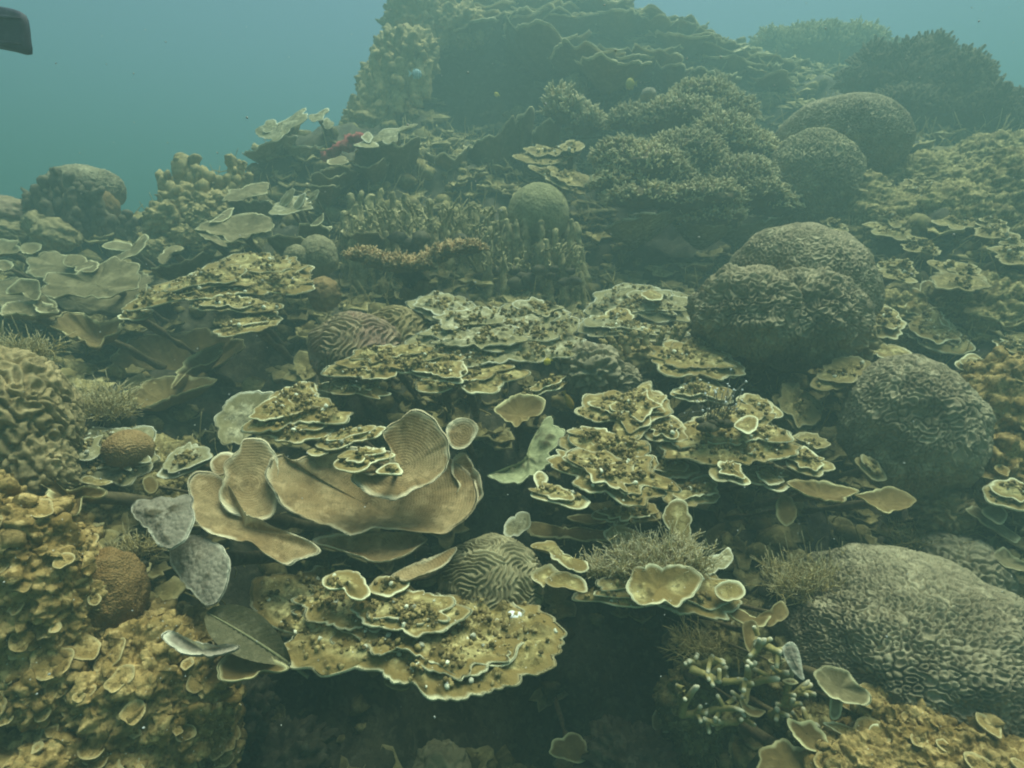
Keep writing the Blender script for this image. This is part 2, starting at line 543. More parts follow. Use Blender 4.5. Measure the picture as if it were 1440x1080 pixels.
def sheet(name, B, c, n, mat, parent, perim_px, th=0.011, bowl=0.0, power=1.0, enc=0.0, wave=0.05, scal=0.05, edge_t=0.004,
          nod=0, rimw=0.0065, ruff=0.025, lobes=None, frill=1.0, fold=0.03):
    """a living coral plate: closed 3-D rim B, centre c, upward normal n; upper skin, lower skin, rounded pale growing rim"""
    _seed[0] += 1
    sd_ = _seed[0]
    if lobes is None:
        lobes = (3 if nod >= 200 else 2 if nod >= 110 else 1) if nod >= 28 else 0
    NA = int(np.clip(perim_px / 2.6, 40, 340))
    B, per = closed_curve(B, NA)
    R = per / 6.3
    c, n = np.asarray(c, float), norm(np.asarray(n, float))
    # scalloped margin
    rad = B - c
    rl = np.linalg.norm(rad, axis=1, keepdims=True)
    far = 1 + .35 * max(0, c[1] - 1.2)
    sc = fbm(B, 0.9 / (0.04 + 0.2 * R), 2, sd_) * scal * (.6 * R + .01) + far * (.032 * (np.abs(fbm(B, 15 / far, 2, sd_ + 3)) - .3) +   .012 * (np.abs(vnoise(B, 48 / far, sd_ + 4)) - .3) + .002 * vnoise(B, 130, sd_ + 5)) * min(1, R / .08) * frill
    B = B + rad / rl * sc[:, None]
    if ruff:
        B = B + n * (ruff * fbm(B, 0.55 / (0.03 + 0.2 * R), 2, sd_ + 7) * R)[:, None]
    dpx = rl.mean() * perim_px / per
    NR = int(np.clip(dpx / 2.6, 10, 72))
    s = np.linspace(0.02, 1, NR) ** 0.8
    s = np.concatenate([s[:-1], [0.5 * (s[-2] + 1), 1 - min(0.006 / (rl.mean() + .01), .04), 1.0]])
    rad = B - c
    hn = rad @ n
    flat = rad - hn[:, None] * n
    S = s[:, None]
    P = c + flat[None] * S[..., None] + (hn[None] * S ** power)[..., None] * n
    if bowl:
        P = P + ((S ** 2 - 1) * bowl * R)[..., None] * n * np.ones((1, NA, 1))
    if wave:
        P = P + (fbm(P, 0.5 / (0.03 + 0.25 * R), 2, sd_ + 5) * wave * R * S ** 2)[..., None] * n
    if fold:
        un = norm(flat)
        k5 = np.stack([un[:, 0], un[:, 1], un[:, 2]], -1)
        P = P + (S ** 2.3 * (1 - .45 * S ** 3) * fold * R * 1.6 * (fbm(k5, 3.2, 3, sd_ + 21))[None])[..., None] * n
    edge = (1 - S) * np.linalg.norm(rad, axis=1)[None]
    nodv = np.zeros(P.shape[:2])
    top = P
    if enc:
        mask = np.clip((edge - 0.012) / 0.03, 0, 1)
        patch = np.clip(0.65 + 1.2 * fbm(P, 11, 2, sd_ + 1), 0, 1)
        lump = np.clip(fbm(P, 62, 2, sd_ + 2) * 1.5 + .1, 0, 1.3)
        h = enc * mask * (.8 * patch * lump + 0.7 * fbm(P, 17, 2, sd_ + 4) + .6 * np.abs(fbm(P, 38, 2, sd_ + 12)))
        top = P + h[..., None] * n
        nodv = np.clip(mask * patch * (lump - 0.25) * 1.5, 0, 0.85)
    top = top.copy()
    tb = edge_t + (th - edge_t) * (1 - S) ** 0.6 * np.ones((1, NA))
    bot = P - tb[..., None] * n
    bot[-1] = P[-1] - n * edge_t * 0.7 - rad / np.linalg.norm(rad, axis=1, keepdims=True) * 0.0015
    bot = bot + (0.25 * th * fbm(bot, 22, 2, sd_ + 6))[..., None] * n * (1 - S ** 4)[..., None]
    nrr = len(s)
    V = np.concatenate([top.reshape(-1, 3), bot.reshape(-1, 3)])
    # orient so that the upper skin faces n
    a0 = np.cross(B[1] - B[0], c - B[0]) @ n
    fl = a0 < 0
    f1 = grid_faces(nrr, NA, True, not fl)
    f2 = grid_faces(nrr, NA, True, fl, nrr * NA)
    o0 = (nrr - 1) * NA
    i = np.arange(NA)
    j = (i + 1) % NA
    f3 = np.stack([o0 + i, o0 + j, o0 + nrr * NA + j, o0 + nrr * NA + i], -1)
    f3 = f3[:, ::-1] if not fl else f3
    cap1 = np.stack([np.full(NA - 2, 0), i[1:-1], i[2:]], -1)
    cap2 = cap1 + nrr * NA
    rw = rimw * (1 + 0.7 * fbm(P, 30, 2, sd_ + 8)) * (.75 + .25 * far)
    rim = np.clip(1.25 - edge / np.maximum(rw, 0.002), 0, 1) * np.clip(.76 + .9 * fbm(P, 13, 2, sd_ + 11), .2, 1)
    mg = np.clip(1.5 - (edge / (.10 * R + .012)) * (1 + .8 * fbm(P, 16, 2, sd_ + 9)), 0, 1)
    att = {'marg': np.tile(mg.ravel(), 2), 'rim': np.concatenate([rim.ravel(), (rim * 0.8 * (S > 0.96)).ravel()]),
           'rad': np.tile((S * np.linalg.norm(rad, axis=1)[None]).ravel(), 2),
           'nod': np.concatenate([nodv.ravel(), np.zeros(nodv.size)])}
    o = mesh(name, V, [f1, f2, f3, cap1 if fl is False else cap1[:, ::-1], cap2], mat, parent, att)
    if lobes:
        # terraces: younger layers spreading over the plate, each with its own ragged margin
        r_ = np.random.default_rng(sd_ + 500)
        for lv in range(lobes):
            f = (.78, .58, .42)[lv] * r_.uniform(.9, 1.08)
            k = 22
            Bq = B[np.linspace(0, NA, k, endpoint=False).astype(int)]
            sh = (B[r_.integers(0, NA)] - c) * (1 - f) * .75
            sh = sh + np.array([0, .25 * R * (1 - f), 0])
            ctr = c + sh - n * ((sh @ n))
            Bq = ctr + (Bq - c) * f * r_.uniform(.72, 1.14, (k, 1)) + n * (.004 + .007 * (lv + 1)) * far
            sheet('terrace', Bq, Bq.mean(0) - n * .002, n, mat, o, perim_px * f, enc=enc * .8, ruff=.04, th=.010, nod=int(nod * f * f * .7), lobes=0, rimw=rimw * .8)
    if nod:
        r_ = np.random.default_rng(sd_)
        ok = np.argwhere((edge > 0.02) & (nodv > 0.02)) if enc else np.argwhere(edge > 0.03)
        if len(ok):
            nod = int(nod * 3.0)
            q = ok[r_.integers(0, len(ok), nod)]
            C = top[q[:, 0], q[:, 1]] + r_.normal(0, 0.004, (nod, 3))
            Rr = (.0012 + .0048 * r_.random(nod) ** 1.6) * far
            Vn, Fn = blobs(C, Rr, sd_, 1.0, 0.5)
            g = mesh('nodules', Vn, [Fn], 'nodules', o, {'var': np.repeat(r_.uniform(-.4, 1.1, nod), len(ico()[0])),
                                                        'tip': np.repeat((r_.random(nod) < 0.05) * 0.8, len(ico()[0]))})
            g['kind'] = 'stuff'
    yb = np.array([0, 1.0, 0]) - n * n[1]
    return o, (c - n * (th * .8 + .86 * bowl * R + (.012 if R > .05 else .004)) + yb * .35 * R, min(.011, .16 * R))


def stalk(parent, cr, r=None, back=1.0, maxlen=1.3):
    c, r0 = cr
    r = r0
    q = to_ground(c, back, maxlen)
    n = 9
    t = np.linspace(0, 1, n)[:, None, None]
    a = np.linspace(0, 2 * math.pi, 14, endpoint=False)[None, :, None]
    ax = norm(q - c)
    u = norm(np.cross(ax, [1, 0.2, 0]))
    v = np.cross(ax, u)
    rr = r * (1.3 - .6 * t + .5 * t * t)
    P = c + (q - c) * t + rr * (np.cos(a) * u + np.sin(a) * v)
    Pf = P.reshape(-1, 3)
    Pf = Pf + norm(Pf - (c + (q - c) * np.repeat(t[:, 0], 14, 0).reshape(-1, 1))) * (r * 0.9 * fbm(Pf, 30, 3, 4))[:, None]
    mesh('stalk', Pf, [grid_faces(n, 14)], 'stalk', parent)


def plate(parent, out, Y, tilt=16, roll=0, mat='encrusted', name='plate', lift=None, **kw):
    """a plate whose rim is seen at the photo outline out, lying on a plane at Y metres, leaning tilt degrees to the viewer"""
    o = np.asarray(out, float)
    cpx = o.mean(0)
    t, r = math.radians(tilt), math.radians(roll)
    n = norm(np.array([math.sin(r), -math.sin(t), math.cos(t) * math.cos(r)]))
    P0 = at(cpx[0], cpx[1], Y)
    B = []
    for (x, y) in o:
        d = ray(x, y)
        k = (n @ P0) / (n @ d)
        k0 = Y / d[1]
        k = min(max(k, 0.72 * k0), 1.4 * k0)
        B.append(d * k)
    B = np.array(B)
    per = np.linalg.norm(np.diff(np.vstack([o, o[:1]]), axis=0), axis=1).sum()
    c = B.mean(0)
    if lift is not None:
        c = c + n * lift
    return sheet(name, B, c, n, mat, parent, per, **kw)


def shelf(parent, rim, Y, depth, drop=0.10, mat='dark_plate', bulge=0.5, name='plate', **kw):
    """a plate known by its front rim line (photo pixels, left to right); it runs back depth metres and funnels down by drop"""
    r = np.asarray(rim, float)
    m = len(r)
    t = (r[:, 0] - r[0, 0]) / (r[-1, 0] - r[0, 0]) * 2 - 1
    fr = np.array([at(x, y, Y + bulge * depth * k * k) for (x, y), k in zip(r, t)])
    mid, half = 0.5 * (fr[0] + fr[-1]), 0.5 * (fr[-1] - fr[0])
    back = []
    for a in np.linspace(0.15, 0.85, 6) * math.pi:
        back.append(mid + half * math.cos(a) * 0.95 + np.array([0, depth * 0.75 * math.sin(a), 0.02 * math.sin(a)]))
    B = np.vstack([fr, back])
    c = mid + np.array([0, depth * 0.25, -drop])
    per = 2.3 * (r[-1, 0] - r[0, 0])
    kw.setdefault('power', 1.4)
    return sheet(name, B, c, np.array([0, -0.05, 1.0]), mat, parent, per, **kw)


def colony(name, label, cat, plates, group=None, st=0.03, **base):
    """plates: list of (kind, args, kwargs) sharing one base"""
    first = plates[0]
    o = np.asarray(first[1], float).mean(0)
    P = at(o[0], o[1], first[2])
    g = P + np.array([0, 0.06, -0.05])
    root = thing(name, g, label, cat, group)
    for p in plates:
        kind, out, Y = p[0], p[1], p[2]
        kw = dict(base)
        if len(p) > 3:
            kw.update(p[3])
        ns = kw.pop('nostalk', False)
        kw['name'] = kw.pop('pname', 'plate')
        stw = kw.pop('st', st)
        if kind == 'p':
            ob, c = plate(root, out, Y, **kw)
        else:
            dp = kw.pop('depth', 0.3)
            for k in ('tilt', 'roll', 'lift'):
                kw.pop(k, None)
            ob, c = shelf(root, out, Y, dp, **kw)
        if not ns:
            stalk(root, c, stw)
    return root


def dome_mesh(name, parent, cx, cy, rx, ry, Y, pat, wl, mat, amp=0.3, lump=0.06, depth=1.0, thmax=122, lean=38, N=None, lumpf=2.2, origin=None,
              turn=0.0, fineamp=None):
    s = mpp(cy, Y)
    ctr = at(cx, cy, Y)
    a, c = rx * s, ry * s
    b = a * depth
    arc = 2 * math.radians(thmax) * rx
    if N is None:
        N = int(np.clip(arc / (wl / 8.5 if pat else 5), 64, 400))
    g = np.linspace(-1, 1, N)
    X, Z = np.meshgrid(g, g)
    dx, dy = X * np.sqrt(1 - Z * Z / 2), Z * np.sqrt(1 - X * X / 2)
    rho = np.hypot(dx, dy)
    th = rho * math.radians(thmax)
    ph = np.arctan2(dy, dx)
    D = np.stack([np.sin(th) * np.cos(ph), np.sin(th) * np.sin(ph), np.cos(th)], -1)
    L = math.radians(lean)
    D = np.stack([D[..., 0], D[..., 1] * math.cos(L) - D[..., 2] * math.sin(L), D[..., 1] * math.sin(L) + D[..., 2] * math.cos(L)], -1)
    if turn:
        q = math.radians(turn)
        D = np.stack([D[..., 0] * math.cos(q) - D[..., 1] * math.sin(q), D[..., 0] * math.sin(q) + D[..., 1] * math.cos(q), D[..., 2]], -1)
    ax = np.array([a, b, c])
    nn = norm(D / ax)
    r = 1 + lump * fbm(D + ctr * 3, lumpf, 3, int(cx) % 50)
    V = D * ax * r[..., None]
    if pat:
        k = arc / 2 / wl
        wob = (.35 if pat == 'ring' else .6) * fbm(D, 5, 2, 3)
        wo2 = (.35 if pat == 'ring' else .6) * fbm(D, 5, 2, 8)
        f = sample(pat, dx * k + cx * .37 + wob, dy * k + cy * .21 + wo2)
        if pat == 'ring':
            f = np.clip(f + .02 * vnoise(D, 30, 4), 0, 1)
            e = np.clip((f - .02) / .17, 0, 1)
            q = np.clip((f - .20) / .18, 0, 1)
            h = np.sin(e * math.pi / 2) * (1 - .72 * q * q * (3 - 2 * q)) * 2.1
        else:
            h = 0.5 + 0.95 * np.tanh(f * 1.8)
        V = V + nn * (h * amp * wl * s)[..., None]
    if fineamp is None and not pat:
        fineamp = .10 * a
    if fineamp:
        V = V + nn * (fineamp * (np.abs(fbm(V + ctr, 1 / (9 * s), 3, 3)) - .2))[..., None]
    V = (V + ctr).reshape(-1, 3)
    o = mesh(name, V, [grid_faces(N, N, wrap=False)], mat, parent, origin=origin)
    return o, ctr


def brain(name, label, cat, lobes, mat, group=None):
    """lobes: dicts of dome_mesh arguments; a single lobe makes a one-mesh thing"""
    l0 = dict(lobes[0])
    base = at(l0['cx'], l0['cy'] + 0.6 * l0['ry'], l0['Y'])
    if len(lobes) == 1:
        o, c = dome_mesh(name, None, mat=l0.pop('mat', mat), origin=base, **l0)
        return tag(o, label, cat, group)
    root = thing(name, base, label, cat, group)
    for l in lobes:
        l = dict(l)
        dome_mesh(l.pop('name', 'lobe'), root, mat=l.pop('mat', mat), **l)
    return root


def tubes(base, dirs, L, r0, r1, nseg=4, ns=5, bend=0.25, seed=0, sag=0.0):
    base, dirs = np.asarray(base, float), norm(np.asarray(dirs, float))
    n = len(base)
    r_ = np.random.default_rng(seed)
    bv = r_.normal(0, bend, (n, 3)) + np.array([0, 0, sag])
    t = np.concatenate([np.linspace(0, 0.93, nseg), [1.0]])
    T = t[None, :, None]
    ax = base[:, None] + dirs[:, None] * L[:, None, None] * T + bv[:, None] * L[:, None, None] * T * T
    u = norm(np.cross(dirs, r_.normal(0, 1, (n, 3))))
    v = np.cross(dirs, u)
    a = np.linspace(0, 2 * math.pi, ns, endpoint=False)
    rr = r0[:, None] * (1 - t[None]) + r1[:, None] * t[None]
    rr[:, -1] *= 0.35
    ringv = np.cos(a)[None, :, None] * u[:, None] + np.sin(a)[None, :, None] * v[:, None]      # n,ns,3
    P = ax[:, :, None] + rr[:, :, None, None] * ringv[:, None]
    m = len(t)
    V = P.reshape(-1, 3)
    f = grid_faces(m, ns)
    Fc = (f[None] + (np.arange(n) * m * ns)[:, None, None]).reshape(-1, 4)
    capi = (np.arange(n) * m * ns)[:, None] + (m - 1) * ns + np.arange(ns)[None]
    cap = np.concatenate([capi[:, [0, k, k + 1]] for k in range(1, ns - 1)])
    tip = np.clip((np.tile(t[None, :, None], (n, 1, ns)) - 0.72) / 0.25, 0, 1).ravel()
    return V, [Fc, cap], tip, ax[:, -1], ax


def bush_mesh(name, parent, lobes, Y, mat, density=1.0, Lpx=15, rpx=2.1, mat_tip=1.0, seed=0, up=0.5, fork=2, low=-0.15):
    """branchlets standing on rounded lobes [(cx,cy,rx,ry[,dY])]"""
    r_ = np.random.default_rng(seed + 100)
    Bs, Ds, Ls, Rs = [], [], [], []
    for l in lobes:
        cx, cy, rx, ry = l[:4]
        y = Y + (l[4] if len(l) > 4 else 0)
        s = mpp(cy, y)
        n = int(density * rx * ry * 0.14) + 8
        d = norm(r_.normal(0, 1, (n * 3, 3)))
        d = d[(d[:, 2] > low) & (d[:, 1] < 0.55)][:n]
        ctr = at(cx, cy, y)
        p = ctr + d * np.array([rx, max(rx * .8, ry), ry]) * s * (0.84 + 0.12 * r_.random((len(d), 1)))
        dd = norm(d * np.array([1, 1, 1]) + np.array([0, -.1, up]) + r_.normal(0, .28, d.shape))
        Bs.append(p), Ds.append(dd)
        Ls.append(r_.uniform(.6, 1.35, len(d)) * Lpx * s)
        Rs.append(r_.uniform(.8, 1.25, len(d)) * rpx * s)
    B, D, L, R = map(np.concatenate, (Bs, Ds, Ls, Rs))
    V, Fs, tip, ends, ax = tubes(B, D, L, R * 1.15, R * .75, 4, 6, .18, seed)
    allV, allF, allT = [V], list(Fs), [tip]
    for k in range(fork):
        st_ = ax[:, 2] * (.5 + .2 * k) + ax[:, 1] * (.5 - .2 * k)
        d2 = norm(D + r_.normal(0, .75, D.shape) + np.array([0, 0, .25]))
        V2, F2, t2, _, _ = tubes(st_, d2, L * r_.uniform(.35, .6, len(L)), R * .85, R * .6, 3, 5, .2, seed + 1 + k)
        off = sum(len(x) for x in allV)
        allV.append(V2)
        allF += [f + off for f in F2]
        allT.append(t2)
    V = np.concatenate(allV)
    T = np.concatenate(allT) * mat_tip
    o = mesh(name, V, allF, mat, parent, {'tip': T, 'var': 0.3 * fbm(V, 6, 2, seed)})
    o['kind'] = 'stuff'
    return o


def core_blob(name, parent, lobes, Y, mat, shrink=0.88):
    for l in lobes:
        y = Y + (l[4] if len(l) > 4 else 0)
        dome_mesh(name, parent, l[0], l[1], l[2] * shrink, l[3] * shrink, y, None, 8, mat, lump=.15, depth=.9, N=36, lumpf=4)


def bush(name, label, cat, lobes, Y, mat, core='stalk', group=None, **kw):
    l0 = lobes[0]
    root = thing(name, at(l0[0], l0[1] + l0[3], Y), label, cat, group)
    core_blob('core', root, lobes, Y, core)
    bush_mesh('branches', root, lobes, Y, mat, **kw)
    return root


def column(parent, px, top, bot, Y, wpx, mat='column', name='column', lean=0.0, knob=0.28, taper=0.75, dY=0.0, tilt=0.0):
    """one knobbly upright pillar, seen from pixel row top to row bot; lean in pixels at the top"""
    _seed[0] += 1
    s = mpp(bot, Y)
    a, b = at(px, bot, Y), at(px + lean, top, Y + tilt)
    m, k = int(np.clip((bot - top) / 3, 14, 30)), 18
    Lh = np.linalg.norm(b - a)
    r1 = wpx * .5 * s * taper
    t = np.concatenate([np.linspace(0, 1 - min(.5, r1 / Lh), m), 1 - min(.5, r1 / Lh) * np.array([.7, .45, .22, .06])])
    r = wpx * .5 * s * (1 - (1 - taper) * t)
    r[-4:] *= np.array([.94, .8, .58, .25])
    ang = np.linspace(0, 2 * math.pi, k, endpoint=False)
    ringv = np.stack([np.cos(ang), np.sin(ang), 0 * ang], -1)
    ax = a + (b - a) * t[:, None]
    w = r.max()
    ax = ax + np.stack([fbm(ax, 1.2 / w * .35, 2, _seed[0]), fbm(ax, 1.2 / w * .35, 2, _seed[0] + 1), 0 * t], -1) * w * .35 * t[:, None]
    P = ax[:, None] + ringv[None] * r[:, None, None]
    f = 1 + knob * fbm(P, .5 / w, 3, _seed[0] + 3, .7) + .22 * np.abs(fbm(P, 1.5 / w, 2, _seed[0] + 5)) - .05
    P = ax[:, None] + (P - ax[:, None]) * f[..., None]
    mm = len(t)
    cap = np.stack([np.full(k - 2, (mm - 1) * k), (mm - 1) * k + np.arange(1, k - 1), (mm - 1) * k + np.arange(2, k)], -1)
    v = random.uniform(-.25, .3)
    return mesh(name, P.reshape(-1, 3), [grid_faces(mm, k), cap], mat, parent, {'var': np.full(mm * k, v)})


def tuft(name, label, cat, cx, cy, wpx, hpx, Y, n, mat='tuft', group=None, L=34, r=1.0, spread=.5, fork=2, tipmul=1.0, ns=4, heads=0):
    """a bushy tuft of fine upright filaments standing on a small holdfast"""
    _seed[0] += 1
    r_ = np.random.default_rng(_seed[0])
    s = mpp(cy, Y)
    base = at(cx, cy + hpx * .5, Y)
    root = thing(name, base, label, cat, group)
    P = base + np.stack([r_.uniform(-.5, .5, n) * wpx, r_.uniform(-.3, .3, n) * wpx, r_.uniform(-.1, .45, n) * hpx], -1) * s
    D = np.stack([r_.normal(0, spread, n) + (P[:, 0] - base[0]) / (wpx * s) * 1.2, r_.normal(-.1, spread, n), np.ones(n)], -1)
    Ls = r_.uniform(.6, 1.2, n) * L * s
    R = np.full(n, r * s)
    V, Fs, tip, e, ax = tubes(P, D, Ls, R, R * .7, 4, ns, .5, _seed[0])
    aV, aF, aT = [V], list(Fs), [tip]
    for k in range(fork):
        V2, F2, t2, _, _ = tubes(ax[:, 1 + k], D + r_.normal(0, .8, D.shape), Ls * .5, R * .8, R * .6, 3, ns, .2, _seed[0] + 9 + k)
        off = sum(map(len, aV))
        aV.append(V2)
        aF += [f + off for f in F2]
        aT.append(t2)
    o = mesh('filaments', np.concatenate(aV), aF, mat, root, {'tip': np.concatenate(aT) * tipmul})
    o['kind'] = 'stuff'
    if heads:
        Vh, Fh = blobs(e, r_.uniform(.6, 1.3, n) * heads * s, 2, 1, .3)
        h = mesh('polyp_heads', Vh, [Fh], 'white_patch', root)
        h['kind'] = 'stuff'
    # holdfast
    rr = r_.uniform(.08, .2, 26) * min(wpx, 70) * s
    C = base + np.stack([r_.uniform(-.45, .45, 26) * wpx, r_.uniform(-.25, .35, 26) * wpx, r_.uniform(-.35, 0, 26) * hpx], -1) * s
    Vb, Fb = blobs(C, rr, 3, .7)
    hf = mesh('holdfast', Vb, [Fb], 'rock', root)
    hf['kind'] = 'stuff'
    return root

# ================================================================== the reef, colony by colony
PC = 'plate coral'
E = dict(mat='encrusted', enc=0.014)

# ---- front middle
root = colony('plate_coral', 'broad knobbly tan plate coral with thin pale rim, lowest and nearest in the middle', PC, [
    ('p', [(350, 848), (358, 822), (385, 807), (430, 810), (520, 822), (600, 830), (650, 850), (688, 864), (700, 853), (728, 846), (763, 857), (784, 885),
           (789, 917), (778, 940), (763, 951), (741, 953), (733, 966), (705, 975), (672, 984), (647, 990), (613, 984), (590, 970), (578, 955),
           (547, 950), (512, 937), (480, 943), (443, 946), (430, 935), (410, 932), (400, 905), (412, 884), (393, 882), (367, 870)], 1.02,
     dict(tilt=12, nod=420, th=.02, scal=.03, bowl=-.03)),
    ('p', [(492, 855), (502, 844), (560, 838), (620, 842), (660, 857), (654, 868), (633, 878), (627, 888), (597, 892), (566, 893), (552, 883), (517, 880), (500, 868)], 1.03,
     dict(tilt=12, nod=90, nostalk=True, lift=.004)),
    ('p', [(460, 818), (470, 804), (498, 801), (515, 812), (518, 831), (509, 840), (494, 839), (480, 830), (464, 828)], 1.06, dict(tilt=14, nod=20)),
    ('p', [(519, 828), (530, 812), (560, 808), (580, 815), (572, 828), (548, 836), (527, 834)], 1.08, dict(tilt=14, nod=20)),
    ('p', [(540, 958), (556, 950), (578, 955), (577, 966), (560, 970)], 1.0, dict(tilt=14, nostalk=True)),
], st=.07, **E)
# bleached patch on the front plate
s_ = mpp(868, 1.05)
Vp, Fp = blobs(at(724, 868, 1.065) + np.array([[0, 0, .004], [.008, .004, .004], [-.006, .006, .006]]), np.array([.012, .009, .008]), 4, .45)
mesh('bleached_patch', Vp, [Fp], 'white_patch', root)

# ---- big brown vase coral
colony('vase_coral', 'large smooth brown vase coral with overlapping curved fronds in the middle', 'vase coral', [
    ('p', [(538, 606), (565, 585), (584, 576), (606, 584), (625, 606), (634, 634), (628, 656), (612, 678), (585, 692), (559, 705), (533, 702), (508, 688), (491, 676),
           (499, 664), (522, 668), (545, 655), (548, 630)], 1.22, dict(tilt=52, bowl=.30, ruff=.06)),
    ('p', [(387, 650), (401, 644), (413, 650), (445, 640), (500, 632), (560, 634), (620, 640), (655, 655), (676, 684), (668, 712), (650, 732), (625, 747), (596, 746),
           (565, 741), (530, 739), (496, 749), (470, 741), (426, 728), (392, 709), (384, 694), (376, 674)], 1.24, dict(tilt=34, bowl=.16, ruff=.03, lift=-.03)),
    ('p', [(629, 602), (643, 588), (660, 588), (673, 599), (669, 615), (652, 631), (634, 628)], 1.33, dict(tilt=60, bowl=.1)),
    ('p', [(638, 642), (654, 636), (667, 656), (676, 668), (678, 697), (661, 722), (637, 738), (622, 732), (640, 700), (645, 680), (634, 662)], 1.27, dict(tilt=50, roll=-25, bowl=.25)),
    ('p', [(335, 631), (344, 616), (376, 620), (392, 650), (388, 690), (386, 722), (370, 731), (344, 728), (322, 716), (308, 700), (315, 672), (314, 650)], 1.25,
     dict(tilt=44, roll=20, bowl=.25)),
    ('p', [(267, 672), (281, 662), (306, 668), (325, 690), (345, 722), (385, 740), (420, 755), (451, 777), (420, 789), (404, 796), (376, 783), (354, 766), (329, 763),
           (291, 747), (272, 719), (265, 690)], 1.17, dict(tilt=30, roll=14, bowl=.18, ruff=.05)),
    ('p', [(439, 761), (452, 752), (520, 748), (575, 746), (599, 757), (590, 769), (565, 785), (530, 791), (502, 780), (470, 767)], 1.17, dict(tilt=14, bowl=.25)),
    ('p', [(549, 810), (570, 797), (610, 782), (642, 768), (634, 786), (618, 798), (590, 810), (568, 818)], 1.12, dict(tilt=22, bowl=.1)),
    ('p', [(295, 650), (312, 636), (330, 640), (322, 660), (303, 668)], 1.30, dict(tilt=40)),
], st=.045, mat='vase_brown', th=.012, rimw=.009, frill=.22, fold=.05, pname='frond')

# ---- small tiers above the vase
colony('plate_coral', 'knobbly tan plate coral of stacked thin tiers just above the brown vase', PC, [
    ('p', [(337, 604), (360, 585), (385, 556), (404, 552), (414, 542), (428, 535), (446, 545), (455, 568), (478, 577), (497, 579), (491, 589), (470, 595), (439, 597), (417, 595), (380, 606)],
     1.42, dict(tilt=26, nod=150)),
    ('p', [(337, 606), (376, 590), (430, 598), (468, 605), (462, 615), (445, 619), (417, 621), (372, 613)], 1.37, dict(tilt=18, nod=60)),
    ('p', [(451, 625), (470, 614), (505, 606), (540, 600), (533, 610), (511, 619), (478, 629)], 1.37, dict(tilt=18, nod=40)),
    ('p', [(478, 656), (480, 645), (503, 634), (546, 634), (555, 641), (534, 649), (511, 660)], 1.22, dict(tilt=20, nod=40)),
    ('p', [(527, 664), (543, 651), (560, 652), (566, 666), (545, 668)], 1.17, dict(tilt=20, nod=10)),
    ('p', [(432, 634), (448, 630), (463, 635), (450, 641), (436, 640)], 1.32, dict(tilt=20)),
], st=.025, **E)
colony('plate_coral', 'greyish smooth round plate coral leaning behind the stacked tan tiers', PC, [
    ('p', [(302, 595), (307, 574), (326, 558), (357, 548), (389, 552), (392, 580), (368, 600), (345, 608), (337, 624), (319, 613)], 1.5, dict(tilt=48, roll=15, bowl=.1)),
], mat='encrusted_grey', enc=.005)

# ---- brain corals of the middle
brain('brain_coral', 'olive brain coral with winding ridges tucked between vase and front plate', 'brain coral',
      [dict(cx=690, cy=818, rx=72, ry=58, Y=1.22, pat='meander', wl=7.2, amp=.34)], 'brain_olive')
brain('brain_coral', 'reddish brown brain coral with thick folds left of the tiered plates', 'brain coral', [
    dict(cx=502, cy=492, rx=62, ry=50, Y=1.95, pat='meander', wl=7.8, amp=.32),
    dict(cx=560, cy=480, rx=48, ry=48, Y=2.05, pat='meander', wl=7.8, amp=.32, mat='brain_brown')], 'brain_red')
brain('brain_coral', 'small grey brain coral with fat rounded folds beside the tiered plates', 'brain coral', [
    dict(cx=832, cy=522, rx=38, ry=34, Y=1.82, pat='meander', wl=15, amp=.42, lump=.12),
    dict(cx=868, cy=540, rx=32, ry=28, Y=1.86, pat='meander', wl=9, amp=.35)], 'brain_tan')

# ---- tiers in the middle distance
colony('plate_coral', 'wide greyish tan plate coral of many crusty tiers in the centre', PC, [
    ('p', [(590, 492), (566, 482), (600, 458), (640, 440), (700, 432), (770, 438), (803, 449), (808, 468), (834, 482), (812, 495), (780, 500), (740, 506), (700, 507), (665, 513), (630, 505)],
     1.85, dict(tilt=26, nod=330, mat='encrusted_grey')),
    ('p', [(447, 528), (462, 514), (500, 500), (545, 494), (600, 490), (650, 502), (640, 512), (610, 522), (575, 522), (545, 531), (520, 536), (490, 533)], 1.72, dict(tilt=24, nod=140)),
    ('p', [(580, 545), (592, 534), (640, 528), (700, 519), (743, 519), (738, 531), (700, 540), (665, 548), (640, 544), (612, 552), (590, 553)], 1.68, dict(tilt=20, nod=80)),
    ('p', [(450, 541), (475, 536), (520, 545), (546, 551), (530, 558), (500, 554), (470, 553)], 1.68, dict(tilt=20, nod=30)),
    ('p', [(562, 520), (580, 512), (625, 512), (655, 522), (645, 534), (615, 534), (595, 527)], 1.7, dict(tilt=22, nod=40)),
    ('p', [(722, 556), (745, 545), (798, 529), (794, 545), (765, 552), (748, 560)], 1.72, dict(tilt=18, nod=30)),
    ('p', [(578, 430), (590, 417), (625, 412), (665, 425), (668, 442), (640, 452), (600, 447)], 2.05, dict(tilt=30, nod=70, mat='encrusted_grey')),
    ('p', [(636, 450), (665, 440), (700, 447), (690, 458), (655, 462)], 1.95, dict(tilt=26, nod=20, mat='encrusted_grey')),
    ('p', [(700, 440), (735, 427), (775, 430), (805, 442), (790, 452), (740, 450)], 1.98, dict(tilt=28, nod=60, mat='encrusted_grey')),
], st=.04, **E)
colony('cup_coral', 'single brown cup shaped coral hanging below the tiered centre plates', 'cup coral', [
    ('p', [(695, 577), (706, 560), (740, 555), (762, 560), (760, 575), (748, 587), (736, 594), (725, 603), (708, 592)], 1.6, dict(tilt=40, bowl=.3)),
], mat='cup_brown', st=.02)
